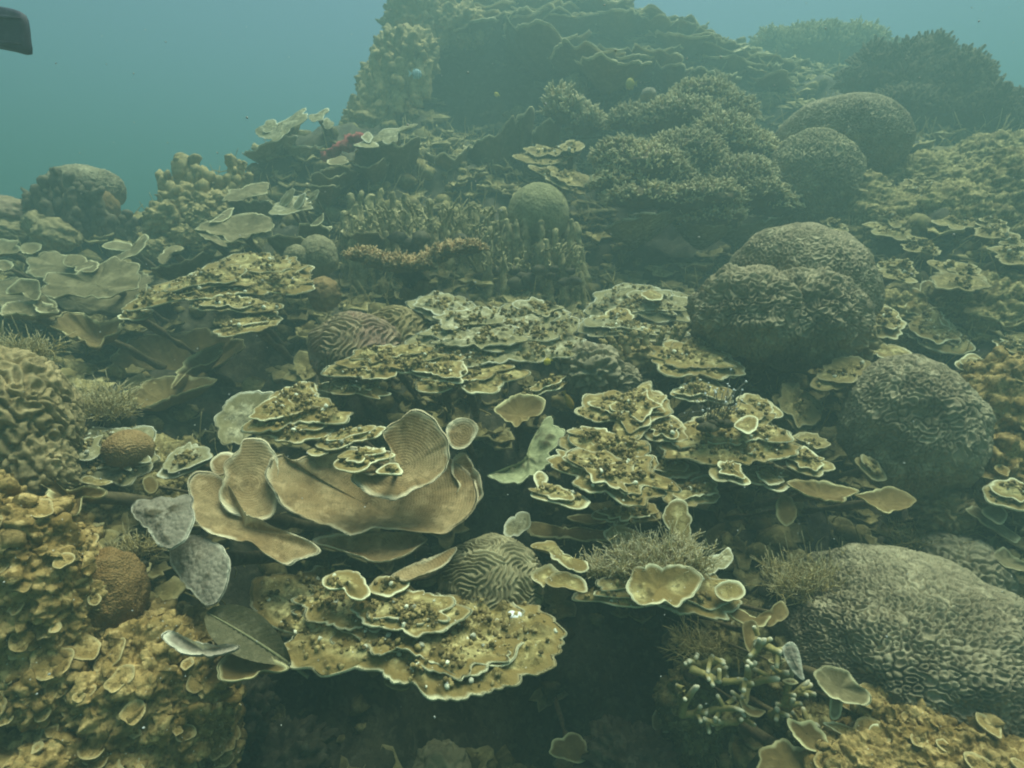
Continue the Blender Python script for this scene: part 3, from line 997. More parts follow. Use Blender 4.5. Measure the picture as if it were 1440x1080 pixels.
colony('sponge', 'pale green curved sponge ledge in the dark gap right of the vase', 'sponge', [
    ('p', [(682, 672), (705, 662), (733, 650), (746, 622), (760, 596), (779, 590), (782, 625), (772, 655), (742, 674), (705, 682)], 1.5, dict(tilt=30, roll=-12, enc=.014, bowl=.15)),
], mat='pale_green', th=.02)

# ---- right of centre
colony('plate_coral', 'knobbly golden plate coral with tiers stepping down, right of the dark gap', PC, [
    ('p', [(807, 583), (817, 567), (847, 557), (887, 547), (910, 539), (933, 560), (938, 578), (925, 590), (907, 607), (873, 613), (862, 604), (860, 592), (833, 593)], 1.55, dict(tilt=26, nod=180)),
    ('p', [(785, 624), (791, 610), (817, 606), (847, 612), (880, 618), (912, 622), (904, 648), (893, 664), (880, 655), (830, 654), (807, 643), (798, 631)], 1.42, dict(tilt=24, nod=120)),
    ('p', [(775, 642), (790, 632), (850, 650), (905, 645), (918, 662), (940, 683), (936, 694), (913, 704), (863, 698), (833, 689), (806, 680), (808, 669), (780, 657)], 1.33, dict(tilt=24, nod=160)),
    ('p', [(752, 694), (765, 680), (790, 688), (815, 697), (824, 707), (800, 714), (763, 704)], 1.3, dict(tilt=20, nod=30)),
    ('p', [(752, 670), (760, 664), (770, 672), (764, 684), (756, 684)], 1.36, dict(tilt=30)),
], st=.035, **E)
colony('plate_coral', 'golden ruffled plate coral reaching right towards the second largest round coral', PC, [
    ('p', [(928, 628), (940, 608), (965, 592), (1000, 585), (1030, 576), (1062, 575), (1088, 594), (1100, 618), (1128, 628), (1126, 640), (1108, 646), (1080, 653), (1045, 646), (1000, 648), (955, 643)],
     1.5, dict(tilt=24, nod=200)),
    ('p', [(1105, 648), (1122, 632), (1140, 634), (1158, 646), (1178, 655), (1166, 663), (1140, 668), (1120, 662)], 1.45, dict(tilt=24, nod=40)),
    ('p', [(997, 656), (1012, 646), (1035, 650), (1046, 667), (1044, 678), (1004, 676)], 1.4, dict(tilt=26, nod=30)),
    ('p', [(1030, 600), (1045, 586), (1064, 586), (1068, 600), (1050, 610)], 1.46, dict(tilt=30)),
], st=.03, **E)
colony('plate_coral', 'low golden crusty plates bridging the two golden colonies right of centre', PC, [
    ('p', [(898, 604), (915, 588), (950, 584), (966, 602), (950, 622), (912, 622)], 1.52, dict(tilt=26, nod=60)),
    ('p', [(945, 556), (960, 540), (995, 535), (1024, 548), (1012, 564), (968, 566)], 1.68, dict(tilt=26, nod=70)),
    ('p', [(1036, 566), (1060, 556), (1088, 566), (1092, 584), (1062, 590)], 1.62, dict(tilt=28, nod=40)),
    ('p', [(925, 692), (950, 674), (995, 676), (1012, 698), (975, 712), (940, 708)], 1.42, dict(tilt=24, nod=70)),
    ('p', [(1052, 664), (1085, 652), (1122, 668), (1100, 686), (1066, 682)], 1.46, dict(tilt=24, nod=40)),
    ('p', [(836, 722), (875, 710), (920, 712), (934, 728), (890, 737), (850, 734)], 1.38, dict(tilt=22, nod=50)),
    ('p', [(905, 650), (935, 640), (975, 650), (985, 664), (945, 672), (915, 668)], 1.48, dict(tilt=24, nod=50))], **E)
colony('plate_coral', 'small golden plate coral in front of the largest folded round coral', PC, [
    ('p', [(917, 505), (926, 490), (945, 478), (985, 482), (1020, 492), (1042, 518), (1030, 526), (990, 529), (945, 528), (925, 516)], 1.78, dict(tilt=24, nod=90)),
    ('p', [(1010, 520), (1036, 516), (1044, 526), (1030, 532)], 1.76, dict(tilt=20, nostalk=True)),
], **E)
tuft('soft_coral', 'tuft of tiny white headed polyps on dark stalks above golden plates', 'soft coral', 1005, 575, 46, 30, 1.47, 34, 'polyps', L=30, r=.7, tipmul=.3, spread=.22, fork=1, heads=1.25)
colony('cup_coral', 'wavy brown cup coral with pale edge, drooping under the golden ruffled plate', 'cup coral', [
    ('p', [(1108, 676), (1135, 671), (1170, 678), (1205, 690), (1198, 700), (1172, 706), (1150, 701), (1125, 690)], 1.36, dict(tilt=24, bowl=.3, ruff=.1)),
    ('p', [(1200, 693), (1225, 690), (1250, 686), (1279, 702), (1262, 718), (1243, 722), (1225, 708)], 1.38, dict(tilt=30, bowl=.2, ruff=.1)),
    ('p', [(1090, 722), (1098, 700), (1115, 702), (1120, 728), (1104, 742)], 1.42, dict(tilt=50)),
], mat='cup_brown', st=.02)

# lower right-of-centre ruffled colony with tuft
colony('ruffled_coral', 'golden ruffled plate coral with curled lobes beneath a bushy tuft', 'ruffled coral', [
    ('p', [(810, 838), (830, 815), (880, 796), (940, 792), (993, 806), (1024, 815), (1042, 822), (1043, 835), (1032, 843), (1044, 849), (1017, 860), (1010, 866), (960, 864), (937, 854),
           (880, 849), (850, 843)], 1.17, dict(tilt=20, nod=150, enc=.008)),
    ('p', [(753, 771), (763, 758), (777, 757), (788, 772), (807, 783), (823, 788), (824, 800), (812, 804), (795, 796), (777, 788), (772, 776)], 1.2, dict(tilt=30, ruff=.12)),
    ('p', [(746, 811), (757, 797), (773, 791), (785, 799), (790, 812), (770, 820), (763, 827)], 1.16, dict(tilt=34, bowl=.25)),
    ('p', [(768, 812), (785, 803), (805, 805), (818, 817), (823, 832), (800, 828), (775, 824)], 1.14, dict(tilt=34, bowl=.25)),
    ('p', [(885, 818), (899, 800), (925, 795), (955, 797), (979, 812), (976, 834), (958, 850), (930, 851), (900, 846), (888, 832)], 1.12, dict(tilt=34, bowl=.25, enc=.006)),
    ('p', [(1005, 826), (1022, 815), (1040, 820), (1044, 834), (1030, 846), (1012, 842)], 1.13, dict(tilt=34, bowl=.2)),
    ('p', [(934, 716), (950, 703), (967, 710), (973, 735), (968, 762), (946, 757), (936, 737)], 1.32, dict(tilt=60)),
    ('p', [(848, 747), (866, 739), (900, 750), (905, 765), (876, 770), (858, 764)], 1.3, dict(tilt=30, bowl=.2)),
    ('p', [(985, 790), (1010, 780), (1025, 770), (1028, 790), (1005, 806), (988, 803)], 1.24, dict(tilt=30, mat='encrusted_grey')),
], st=.03, mat='encrusted', rimw=.006)
tuft('algae_tuft', 'thick bushy tan tuft with pale tips standing on the ruffled golden plate', 'algae', 925, 785, 105, 34, 1.22, 620, L=26, r=.75, spread=.32, tipmul=.9, fork=3)
tuft('algae_tuft', 'smaller tan tuft with pale tips at the left end of the ruffled plate', 'algae', 850, 798, 50, 20, 1.21, 220, L=18, r=.7, spread=.32, tipmul=.9, fork=3)

# small plates in the dark gap between gap sponge and ruffled coral
colony('plate_coral', 'thin shaded plate coral edges in the dark gap above the ruffled coral', PC, [
    ('p', [(737, 748), (750, 735), (800, 742), (850, 748), (848, 757), (790, 758)], 1.42, dict(tilt=18)),
    ('p', [(795, 728), (815, 722), (860, 728), (850, 735), (815, 735)], 1.45, dict(tilt=14)),
], mat='cup_brown')
colony('plate_coral', 'small round tan plate leaning on the rock above the olive brain coral', PC, [
    ('p', [(705, 752), (712, 735), (728, 720), (742, 724), (745, 740), (732, 752), (715, 757)], 1.36, dict(tilt=50, bowl=.1)),
], mat='encrusted_grey')

# ---- brain corals on the right
brain('brain_coral', 'largest brain coral, a huge grey brown dome in the lower corner', 'brain coral', [
    dict(cx=1270, cy=906, rx=158, ry=116, Y=1.22, pat='ring', wl=11.5, amp=.38, lump=.10, turn=15),
    dict(cx=1385, cy=968, rx=92, ry=84, Y=1.16, pat='ring', wl=11.5, amp=.36, lump=.10),
    dict(cx=1345, cy=818, rx=58, ry=60, Y=1.42, pat='ring', wl=13, amp=.30, lump=.1)], 'brain_tan')
brain('brain_coral', 'big folded brain coral with a dimpled overhanging front, right of centre', 'brain coral', [
    dict(cx=1118, cy=418, rx=100, ry=100, Y=2.1, pat='ring', wl=8.5, amp=.22, lump=.06),
    dict(cx=1048, cy=440, rx=70, ry=58, Y=1.9, pat='ring', wl=11.5, amp=.30, lump=.16),
    dict(cx=1130, cy=448, rx=72, ry=62, Y=1.9, pat='ring', wl=11.5, amp=.30, lump=.16),
    dict(cx=1180, cy=480, rx=38, ry=40, Y=1.95, pat='meander', wl=14, amp=.42, lump=.2, mat='brain_brown')], 'brain_tan')
brain('brain_coral', 'egg shaped brain coral with loop pattern above the largest dome', 'brain coral',
      [dict(cx=1276, cy=604, rx=86, ry=98, Y=1.62, pat='ring', wl=10.5, amp=.24, lump=.09, turn=10)], 'brain_tan')
brain('brain_coral', 'small folded brain coral lobes at the foot of the egg shaped coral', 'brain coral', [
    dict(cx=1325, cy=718, rx=34, ry=30, Y=1.52, pat='meander', wl=12, amp=.45),
    dict(cx=1370, cy=690, rx=26, ry=30, Y=1.55, pat='meander', wl=12, amp=.5)], 'brain_brown')
brain('brain_coral', 'hazy double brain coral dome high on the slope', 'brain coral', [
    dict(cx=1178, cy=206, rx=86, ry=62, Y=3.35, pat='ring', wl=7, amp=.24, lump=.04),
    dict(cx=1142, cy=258, rx=62, ry=66, Y=3.1, pat='ring', wl=7.5, amp=.28, lump=.06, mat='brain_olive')], 'brain_tan')
brain('boulder_coral', 'smooth round greenish boulder coral like a ball in the upper middle', 'boulder coral',
      [dict(cx=757, cy=302, rx=43, ry=43, Y=2.85, pat=None, wl=4.2, lump=.03, N=110, fineamp=.001)], 'boulder_green')
brain('boulder_coral', 'small fuzzy grey boulder coral at the foot of the largest dome', 'boulder coral',
      [dict(cx=1392, cy=1000, rx=36, ry=34, Y=1.03, pat='meander', wl=5, amp=.15)], 'grey_lilac')
brain('brain_coral', 'brown brain coral with coarse lumps at the edge of the picture, beside yellow algae', 'brain coral', [
    dict(cx=18, cy=604, rx=74, ry=100, Y=1.25, pat='ring', wl=17, amp=.34, lump=.08),
    dict(cx=50, cy=668, rx=40, ry=60, Y=1.2, pat='ring', wl=17, amp=.36, lump=.15),
    dict(cx=-40, cy=640, rx=70, ry=90, Y=1.25, pat='ring', wl=17, amp=.3, lump=.1)], 'brain_brown')
brain('boulder_coral', 'brown cone shaped boulder coral with fine pores beside lumpy yellow coral', 'boulder coral',
      [dict(cx=150, cy=840, rx=50, ry=68, Y=1.05, pat='ring', wl=5, amp=.2, lump=.08, N=140)], 'smooth_brown')
brain('boulder_coral', 'small shiny brown dome sitting on a crusty plate near the dark cave', 'boulder coral',
      [dict(cx=180, cy=632, rx=31, ry=27, Y=1.4, pat='meander', wl=3.6, amp=.2, lump=.03, N=110)], 'smooth_orange')
brain('boulder_coral', 'pair of small olive tan domes beside the orange branching shelf', 'boulder coral', [
    dict(cx=448, cy=362, rx=25, ry=29, Y=2.55, pat='ring', wl=4, amp=.25, N=100),
    dict(cx=418, cy=364, rx=17, ry=18, Y=2.5, pat='ring', wl=4, amp=.25, N=80)], 'brain_olive')
brain('boulder_coral', 'small plain orange brown dome under the olive tan domes', 'boulder coral',
      [dict(cx=456, cy=414, rx=22, ry=25, Y=2.35, pat=None, wl=5, N=80, lump=.05)], 'smooth_orange')
brain('boulder_coral', 'tiny pale dome on top of the branching bush coral', 'boulder coral',
      [dict(cx=912, cy=134, rx=11, ry=10, Y=3.45, pat=None, wl=5, N=80)], 'grey_lilac')
brain('boulder_coral', 'small dim dome under the dark top plates', 'boulder coral',
      [dict(cx=810, cy=124, rx=16, ry=20, Y=4.3, pat=None, wl=5, N=80, lump=.1)], 'column')

# ---- lilac grey plates
LG = dict(mat='grey_lilac', enc=.005, th=.012, frill=.45)
colony('lilac_plate_coral', 'pale lilac grey bumpy plate beside the left edge of the vase', PC, [
    ('p', [(185, 714), (199, 703), (232, 701), (262, 697), (271, 712), (268, 738), (246, 772), (224, 766), (204, 746), (190, 729)], 1.14, dict(tilt=40, roll=-12, bowl=-.1))], **LG)
colony('lilac_plate_coral', 'pale lilac grey fan shaped plate hanging under the vase skirt', PC, [
    ('p', [(239, 780), (252, 764), (270, 756), (295, 758), (318, 770), (324, 800), (312, 840), (293, 850), (272, 838), (250, 812), (240, 796)], 1.1, dict(tilt=46, roll=-15, bowl=-.1))], **LG)
colony('plate_coral', 'curled grey brown plate under the big folded brain coral', PC, [
    ('p', [(1083, 560), (1092, 552), (1105, 542), (1128, 545), (1145, 562), (1150, 590), (1140, 606), (1120, 598), (1098, 580)], 1.72, dict(tilt=46, roll=10, bowl=.2, ruff=.15))], mat='encrusted_dull', enc=.010, th=.014, nod=28)
colony('plate_coral', 'grey brown plate wedged between folded and egg shaped brain corals', PC, [
    ('p', [(1142, 540), (1160, 520), (1195, 506), (1224, 508), (1222, 524), (1195, 540), (1165, 548)], 1.72, dict(tilt=34, ruff=.1))], mat='encrusted_dull', enc=.010, th=.014, nod=28)
colony('plate_coral', 'small grey brown plate at the left foot of the egg shaped coral', PC, [
    ('p', [(1206, 648), (1220, 641), (1240, 655), (1248, 676), (1232, 678), (1214, 664)], 1.5, dict(tilt=44, roll=15))], mat='encrusted_dull', enc=.010, th=.014, nod=28)
colony('plate_coral', 'tiny grey brown plate above the golden ruffled plate', PC, [
    ('p', [(1108, 618), (1135, 610), (1165, 622), (1160, 632), (1138, 634)], 1.58, dict(tilt=30))], mat='encrusted_dull', enc=.010, th=.014, nod=28)
colony('lilac_plate_coral', 'narrow upright lilac plate beside green branching coral', PC, [
    ('p', [(1101, 912), (1112, 905), (1121, 914), (1128, 940), (1131, 957), (1116, 946), (1105, 928)], 1.02, dict(tilt=56, roll=-20, ruff=.1))], **LG)

# ---- lower right corner
colony('cup_coral', 'tan ear shaped cup coral on the lower edge of the largest dome', 'cup coral', [
    ('p', [(1144, 945), (1155, 934), (1172, 934), (1192, 945), (1202, 962), (1218, 970), (1229, 982), (1222, 996), (1205, 992), (1180, 985), (1160, 972), (1148, 958)], 1.0,
     dict(tilt=40, bowl=.35)),
    ('p', [(1168, 972), (1182, 966), (1186, 990), (1180, 1010), (1168, 1008)], 1.0, dict(tilt=64, roll=-10))], mat='tan_sheet', frill=.8, fold=.07, wave=.10, ruff=.06, st=.02, rimw=.005)
colony('cup_coral', 'scoop shaped brown coral with bright white rim at the bottom', 'cup coral', [
    ('p', [(1157, 1015), (1180, 1016), (1215, 1028), (1240, 1022), (1255, 1034), (1245, 1042), (1216, 1043), (1185, 1034)], .97, dict(tilt=22, bowl=.2, ruff=.06)),
    ('p', [(1222, 1034), (1230, 1020), (1246, 1021), (1256, 1034), (1240, 1041)], .96, dict(tilt=34))], mat='encrusted', enc=.006, st=.02)
colony('cup_coral', 'drooping brown plate with pale rim left of the white rimmed scoop', 'cup coral', [
    ('p', [(1105, 1010), (1120, 1012), (1140, 1010), (1160, 1030), (1170, 1056), (1148, 1060), (1128, 1052), (1112, 1034)], .98, dict(tilt=36, roll=-15, bowl=.15))], mat='cup_brown', st=.02)
colony('cup_coral', 'large dim brown plate cut by the bottom edge under the drooping plates', 'cup coral', [
    ('p', [(1060, 1090), (1064, 1062), (1085, 1046), (1130, 1048), (1170, 1066), (1180, 1100), (1110, 1110)], .97, dict(tilt=36))], mat='cup_brown', st=.02)
colony('ruffled_coral', 'small curled golden lobes hanging between ruffled plate and largest dome', 'ruffled coral', [
    ('p', [(1026, 862), (1040, 856), (1066, 868), (1085, 866), (1075, 880), (1052, 880), (1040, 876)], 1.12, dict(tilt=30, ruff=.1)),
    ('p', [(1068, 868), (1084, 852), (1098, 846), (1106, 858), (1100, 874), (1082, 880)], 1.14, dict(tilt=40, bowl=.2)),
    ('p', [(1041, 885), (1048, 873), (1062, 874), (1070, 886), (1062, 902), (1056, 920), (1046, 904)], 1.08, dict(tilt=52, bowl=.2)),
    ('p', [(1080, 928), (1092, 924), (1106, 928), (1096, 934), (1086, 933)], 1.04, dict(tilt=24)),
    ('p', [(1042, 985), (1052, 992), (1078, 1000), (1066, 1010), (1050, 1004)], 1.04, dict(tilt=24, bowl=.2)),
    ('p', [(1100, 957), (1112, 954), (1122, 960), (1112, 963)], 1.02, dict(tilt=24))], mat='cup_brown', st=.014, rimw=.005)


def staghorn():
    root = thing('branching_coral', at(1020, 1010, 1.2), 'olive green branching coral with pale tips in the dark lower corner', 'branching coral')
    segs = [((960, 1005), (1000, 1000), .02), ((1000, 1000), (1036, 985), .0), ((1000, 1000), (990, 1008), .03), ((960, 1005), (962, 960), .0), ((970, 940), (1018, 958), .02),
            ((1018, 958), (1052, 962), .0), ((1052, 962), (1050, 930), .0), ((1052, 962), (1045, 990), .03), ((1045, 990), (1000, 1015), .03), ((1035, 1015), (996, 1020), .0),
            ((1040, 1012), (1050, 1006), .0), ((1052, 962), (1090, 950), .0), ((1090, 950), (1104, 946), .0), ((1102, 1010), (1103, 945), .0), ((1062, 915), (1066, 890), .02),
            ((1050, 930), (1072, 905), .0), ((1072, 905), (1100, 920), .0), ((1102, 1005), (1120, 985), .0), ((1105, 1012), (1145, 1015), .0), ((1108, 985), (1135, 965), .0),
            ((1085, 1005), (1100, 1000), .0), ((985, 935), (960, 925), .05), ((985, 935), (1010, 925), .05), ((1025, 925), (1000, 955), .05)]
    for (a, b, dy) in segs:
        A, B = at(a[0], a[1], 1.07 + dy), at(b[0], b[1], 1.04 + dy)
        d = B - A
        L = np.linalg.norm(d)
        V, Fs, tip, e, ax = tubes([A], [d], np.array([L * 1.05]), np.array([.0085]), np.array([.0055]), 7, 9, .12, int(a[0] + b[1]))
        V = V + .0018 * np.stack([fbm(V, 90, 2, k) for k in (1, 2, 3)], -1)
        mesh('branch', V, Fs, 'staghorn', root, {'tip': tip})
        r_ = np.random.default_rng(int(a[0] * 3 + b[0]))
        n = 3
        st_ = A + d * r_.uniform(.35, .9, (n, 1))
        V, Fs, tip, e, ax = tubes(st_, norm(d) * .5 + r_.normal(0, .8, (n, 3)), r_.uniform(.018, .036, n), np.full(n, .0055), np.full(n, .0045), 4, 7, .1, 5)
        mesh('twig', V, Fs, 'staghorn', root, {'tip': tip})


staghorn()
tuft('algae_tuft', 'brown tuft covering the left shoulder of the largest dome', 'algae', 1135, 805, 105, 50, 1.28, 520, L=24, r=.75, spread=.75, tipmul=.45)
tuft('algae_tuft', 'thin brown wisps on the back of the largest dome', 'algae', 1290, 758, 70, 24, 1.5, 110, L=26, r=.8, spread=.9, tipmul=.3)
tuft('algae_tuft', 'dark wispy tuft behind green branching coral', 'algae', 1000, 905, 80, 40, 1.3, 220, L=32, r=.8, spread=.8, tipmul=.15)

# ---- lumpy yellow corals
def lumpy(name, label, lobes, ncap=26, mat='lumpy'):
    root = thing(name, at(lobes[0][0], lobes[0][1] + lobes[0][3], lobes[0][4]), label, 'encrusting coral')
    for i, (cx, cy, rx, ry, Y) in enumerate(lobes):
        s = mpp(cy, Y)
        N = int(np.clip(rx * 2.4, 60, 300))
        o, c = dome_mesh('mound', root, cx, cy, rx, ry, Y, None, 8, mat, lump=.10, depth=.8, N=N, lumpf=3.0, fineamp=0)
        me = o.data
        co = np.empty(len(me.vertices) * 3, np.float32)
        nr = np.empty(len(me.vertices) * 3, np.float32)
        me.vertices.foreach_get('co', co)
        me.vertices.foreach_get('normal', nr)
        P, nn = co.reshape(-1, 3).astype(float), nr.reshape(-1, 3)
        if (nn * (P - P.mean(0))).sum() < 0:
            nn = -nn
        W = P + np.array(root.location)
        b = np.abs(fbm(W, 21, 3, i)) * .020 + .010 * fbm(W, 55, 3, 7, .7) + .012 * np.clip(vnoise(W, 42, 3), 0, 1) + .004 * vnoise(W, 190, 4)
        me.vertices.foreach_set('co', (P + nn * b[:, None]).astype(np.float32).ravel())
        a = me.attributes.new('nod', 'FLOAT', 'POINT')
        a.data.foreach_set('value', np.clip(.5 * fbm(W, 18, 3, 11), 0, .65).astype(np.float32))
        me.update()
        r_ = np.random.default_rng(int(cx) + 77)
        see = np.argwhere((nn[:, 1] < -.25) & (nn[:, 2] > -.5))[:, 0]
        for q in r_.choice(see, min(len(see), int(ncap * rx * ry / 6000) + 2), replace=False):
            nq = norm(nn[q] * .45 + np.array([r_.normal(0, .15), -.25, .75]))
            ea = norm(np.cross(nq, [.3, 1, .2]))
            eb = np.cross(nq, ea)
            R = .008 + .022 * r_.random() ** 1.6
            cc = W[q] + nn[q] * (b[q] + .2 * R)
            k = np.linspace(0, 2 * math.pi, 9, endpoint=False)
            B = cc + ea * (R * r_.uniform(.7, 1.3, 9) * np.cos(k))[:, None] + eb * (R * r_.uniform(.7, 1.2, 9) * np.sin(k))[:, None]
            sheet('lobe_plate', B, cc, nq, mat, root, R / s * 6.3, bowl=.1, rimw=.004, th=.006, ruff=.15)
    return root


lumpy('encrusting_coral', 'lumpy yellow brown crust with small scalloped lobes at the left edge', [(30, 850, 96, 150, .98), (-30, 800, 90, 130, 1.0), (85, 770, 40, 50, 1.08), (60, 960, 60, 44, .93)])
lumpy('encrusting_coral', 'lumpy golden crust mound filling the bottom corner below pale rimmed plates', [(205, 985, 120, 120, 1.02), (110, 1060, 140, 70, .95), (225, 905, 50, 45, 1.10), (270, 1050, 60, 70, 1.03)])
lumpy('encrusting_coral', 'brown lumpy crust with pale flecks below the largest dome', [(1330, 1070, 110, 60, .95), (1230, 1075, 70, 40, .95), (1270, 1000, 60, 40, 1.02)])
lumpy('encrusting_coral', 'golden brown lumpy slope beside the egg shaped brain coral', [(1410, 600, 70, 100, 1.68), (1400, 660, 54, 50, 1.56)])
colony('plate_coral', 'tan shelf with pale rim jutting from the golden brown slope', PC, [
    ('p', [(1382, 698), (1400, 682), (1440, 676), (1490, 684), (1490, 706), (1440, 710), (1400, 707)], 1.42, dict(tilt=24, nod=60))], **E)
colony('cup_coral', 'grey streaked funnel corals with bright edges at the right border', 'cup coral', [
    ('p', [(1358, 716), (1375, 712), (1400, 726), (1432, 755), (1428, 764), (1400, 745), (1375, 728)], 1.42, dict(tilt=34, roll=15)),
    ('p', [(1398, 776), (1410, 768), (1430, 784), (1460, 800), (1450, 806), (1420, 798), (1404, 788)], 1.34, dict(tilt=34, bowl=.25)),
    ('p', [(1384, 718), (1402, 714), (1414, 724), (1408, 736), (1392, 728)], 1.4, dict(tilt=50))], mat='tan_sheet', frill=.8, fold=.07, wave=.10, ruff=.06, st=.02)

lumpy('encrusting_coral', 'dim brown crusted rock beneath the curled lobes and green branches', [(1130, 960, 60, 80, 1.24), (1060, 905, 56, 50, 1.34), (1190, 1045, 70, 50, 1.06), (1000, 1000, 70, 70, 1.42)], 8, 'encrusted_dull')
lumpy('encrusting_coral', 'crusted olive rock around the plate that bears the brown dome', [(150, 715, 100, 60, 1.48), (230, 660, 60, 40, 1.6), (110, 600, 60, 50, 1.66)], 8, 'encrusted_dull')
# ---- left foreground: white rimmed plates, leaf, zigzag plate
colony('plate_coral', 'thin plate with bright white scooped rim beside the fallen leaf', PC, [
    ('p', [(229, 892), (240, 886), (268, 898), (300, 906), (322, 904), (335, 908), (326, 918), (295, 924), (262, 920), (238, 909)], .93, dict(tilt=20, bowl=.3, rimw=.016))], mat='grey_lilac', st=.025)
colony('plate_coral', 'brown plate with bright rim under the fallen leaf', PC, [
    ('p', [(314, 946), (318, 928), (345, 916), (385, 922), (408, 938), (398, 945), (370, 943), (342, 952), (322, 953)], .96, dict(tilt=20, bowl=.2))], mat='cup_brown', st=.025)


def leaf():
    base, tip_ = at(292, 862, 1.02), at(410, 936, .99)
    ax = tip_ - base
    L = np.linalg.norm(ax)
    ax = ax / L
    n = norm(np.array([.15, -.62, .77]))
    n = norm(n - ax * (n @ ax))
    sd2 = np.cross(n, ax)
    root = thing('fallen_leaf', base, 'drab green fallen tree leaf with pale midrib lying on the coral', 'leaf')
    T = np.linspace(0, 1, 34)
    w = .205 * L * np.sin(math.pi * np.clip(T, 0, 1) ** .8) ** .75
    S = np.linspace(-1, 1, 21)
    P = base + ax * (T * L)[:, None, None] + sd2 * (w[:, None] * S[None])[..., None]
    h = .014 * np.abs(S)[None] ** 1.3 + .02 * np.sin(T * 3)[:, None] + .0022 * np.sin((T[:, None] * 15 - np.abs(S)[None] * 2.2) * 6.283)
    P = P + n * h[..., None]
    V = np.concatenate([P.reshape(-1, 3), (P - n * .0012).reshape(-1, 3)])
    f = grid_faces(34, 21, wrap=False)
    mesh('blade', V, [f, f[:, ::-1] + 34 * 21], 'leaf', root)
    q = base + ax * (np.linspace(0, 1.2, 20) * L)[:, None] + n * (.02 * np.sin(np.linspace(0, 1.2, 20) * 3) + .001)[:, None]
    a = np.linspace(0, 2 * math.pi, 8, endpoint=False)
    R = np.linspace(.0012, .0034, 20)
    tube = q[:, None] + (np.cos(a)[None, :, None] * sd2 + np.sin(a)[None, :, None] * n) * R[:, None, None]
    mesh('midrib', tube.reshape(-1, 3), [grid_faces(20, 8)], 'leaf_rib', root)


leaf()
colony('cup_coral', 'zigzag edged brown plate in shade below the coarse brain coral', 'cup coral', [
    ('p', [(32, 664), (44, 660), (70, 668), (95, 690), (125, 682), (150, 690), (140, 700), (118, 702), (97, 718), (78, 705), (60, 684)], 1.12, dict(tilt=26, bowl=.3, ruff=.08))], mat='cup_brown', st=.03)
colony('plate_coral', 'crusty plate bearing a shiny brown dome near the dark cave', PC, [
    ('p', [(88, 662), (92, 622), (128, 602), (190, 606), (223, 640), (212, 660), (185, 671), (150, 679), (118, 681), (98, 675)], 1.4, dict(tilt=30, nod=200, mat='encrusted_grey')),
    ('p', [(112, 674), (125, 668), (158, 676), (150, 681), (122, 682)], 1.32, dict(tilt=24))], st=.05, **E)
colony('plate_coral', 'small crusty plate between the brown dome plate and the vase', PC, [
    ('p', [(226, 668), (235, 645), (262, 628), (290, 632), (297, 645), (284, 656), (260, 666), (240, 672)], 1.42, dict(tilt=26, nod=60, mat='encrusted_grey'))], **E)
colony('cup_coral', 'tiny orange brown cup just above the lilac grey plate', 'cup coral', [
    ('p', [(202, 690), (203, 676), (213, 670), (223, 678), (221, 690), (211, 696)], 1.2, dict(tilt=50))], mat='cup_brown', st=.012)
tuft('algae_tuft', 'sprawling tan tuft at the mouth of the dark cave', 'algae', 132, 562, 90, 46, 1.55, 480, L=20, r=.7, spread=.8, tipmul=.5)
tuft('algae_tuft', 'tan tuft growing behind the coarse brain coral at the border', 'algae', 30, 496, 70, 30, 1.55, 240, L=26, r=.8, spread=.7, tipmul=.4)
tuft('algae_tuft', 'low tuft on the rock beneath the zigzag plate', 'algae', 185, 770, 50, 30, 1.22, 160, L=20, r=.8, spread=.9, tipmul=.4)

# ---- dark cave on the left
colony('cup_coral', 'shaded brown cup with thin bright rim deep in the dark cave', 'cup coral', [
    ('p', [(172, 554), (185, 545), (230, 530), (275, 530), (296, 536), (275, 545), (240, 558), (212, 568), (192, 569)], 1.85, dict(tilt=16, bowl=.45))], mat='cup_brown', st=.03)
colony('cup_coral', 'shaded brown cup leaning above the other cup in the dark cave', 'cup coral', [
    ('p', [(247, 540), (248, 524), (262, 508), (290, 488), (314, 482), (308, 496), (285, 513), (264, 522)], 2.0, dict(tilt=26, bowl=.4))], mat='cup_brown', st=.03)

# ---- left middle: plates over the cave
colony('plate_coral', 'crusty yellow tan plate of ragged tiers roofing the dark cave', PC, [
    ('p', [(165, 436), (192, 420), (235, 396), (290, 378), (330, 360), (400, 362), (434, 380), (436, 402), (418, 413), (390, 411), (350, 412), (300, 420), (255, 424), (205, 434)], 2.1, dict(tilt=24, nod=300)),
    ('p', [(264, 431), (300, 418), (355, 418), (396, 430), (360, 438), (300, 438)], 2.0, dict(tilt=20, nod=60)),
    ('p', [(293, 468), (320, 460), (350, 450), (385, 438), (399, 448), (386, 460), (350, 466), (315, 473)], 1.92, dict(tilt=20, nod=70)),
    ('p', [(162, 446), (180, 436), (215, 436), (205, 446), (180, 450)], 2.02, dict(tilt=18, nod=20))], st=.05, **E)
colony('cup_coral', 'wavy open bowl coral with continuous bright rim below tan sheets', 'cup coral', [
    ('p', [(71, 456), (84, 440), (108, 438), (135, 448), (165, 446), (178, 452), (168, 463), (150, 470), (132, 484), (110, 476), (88, 465)], 1.95, dict(tilt=26, bowl=.5, ruff=.06))], mat='cup_brown', st=.04)
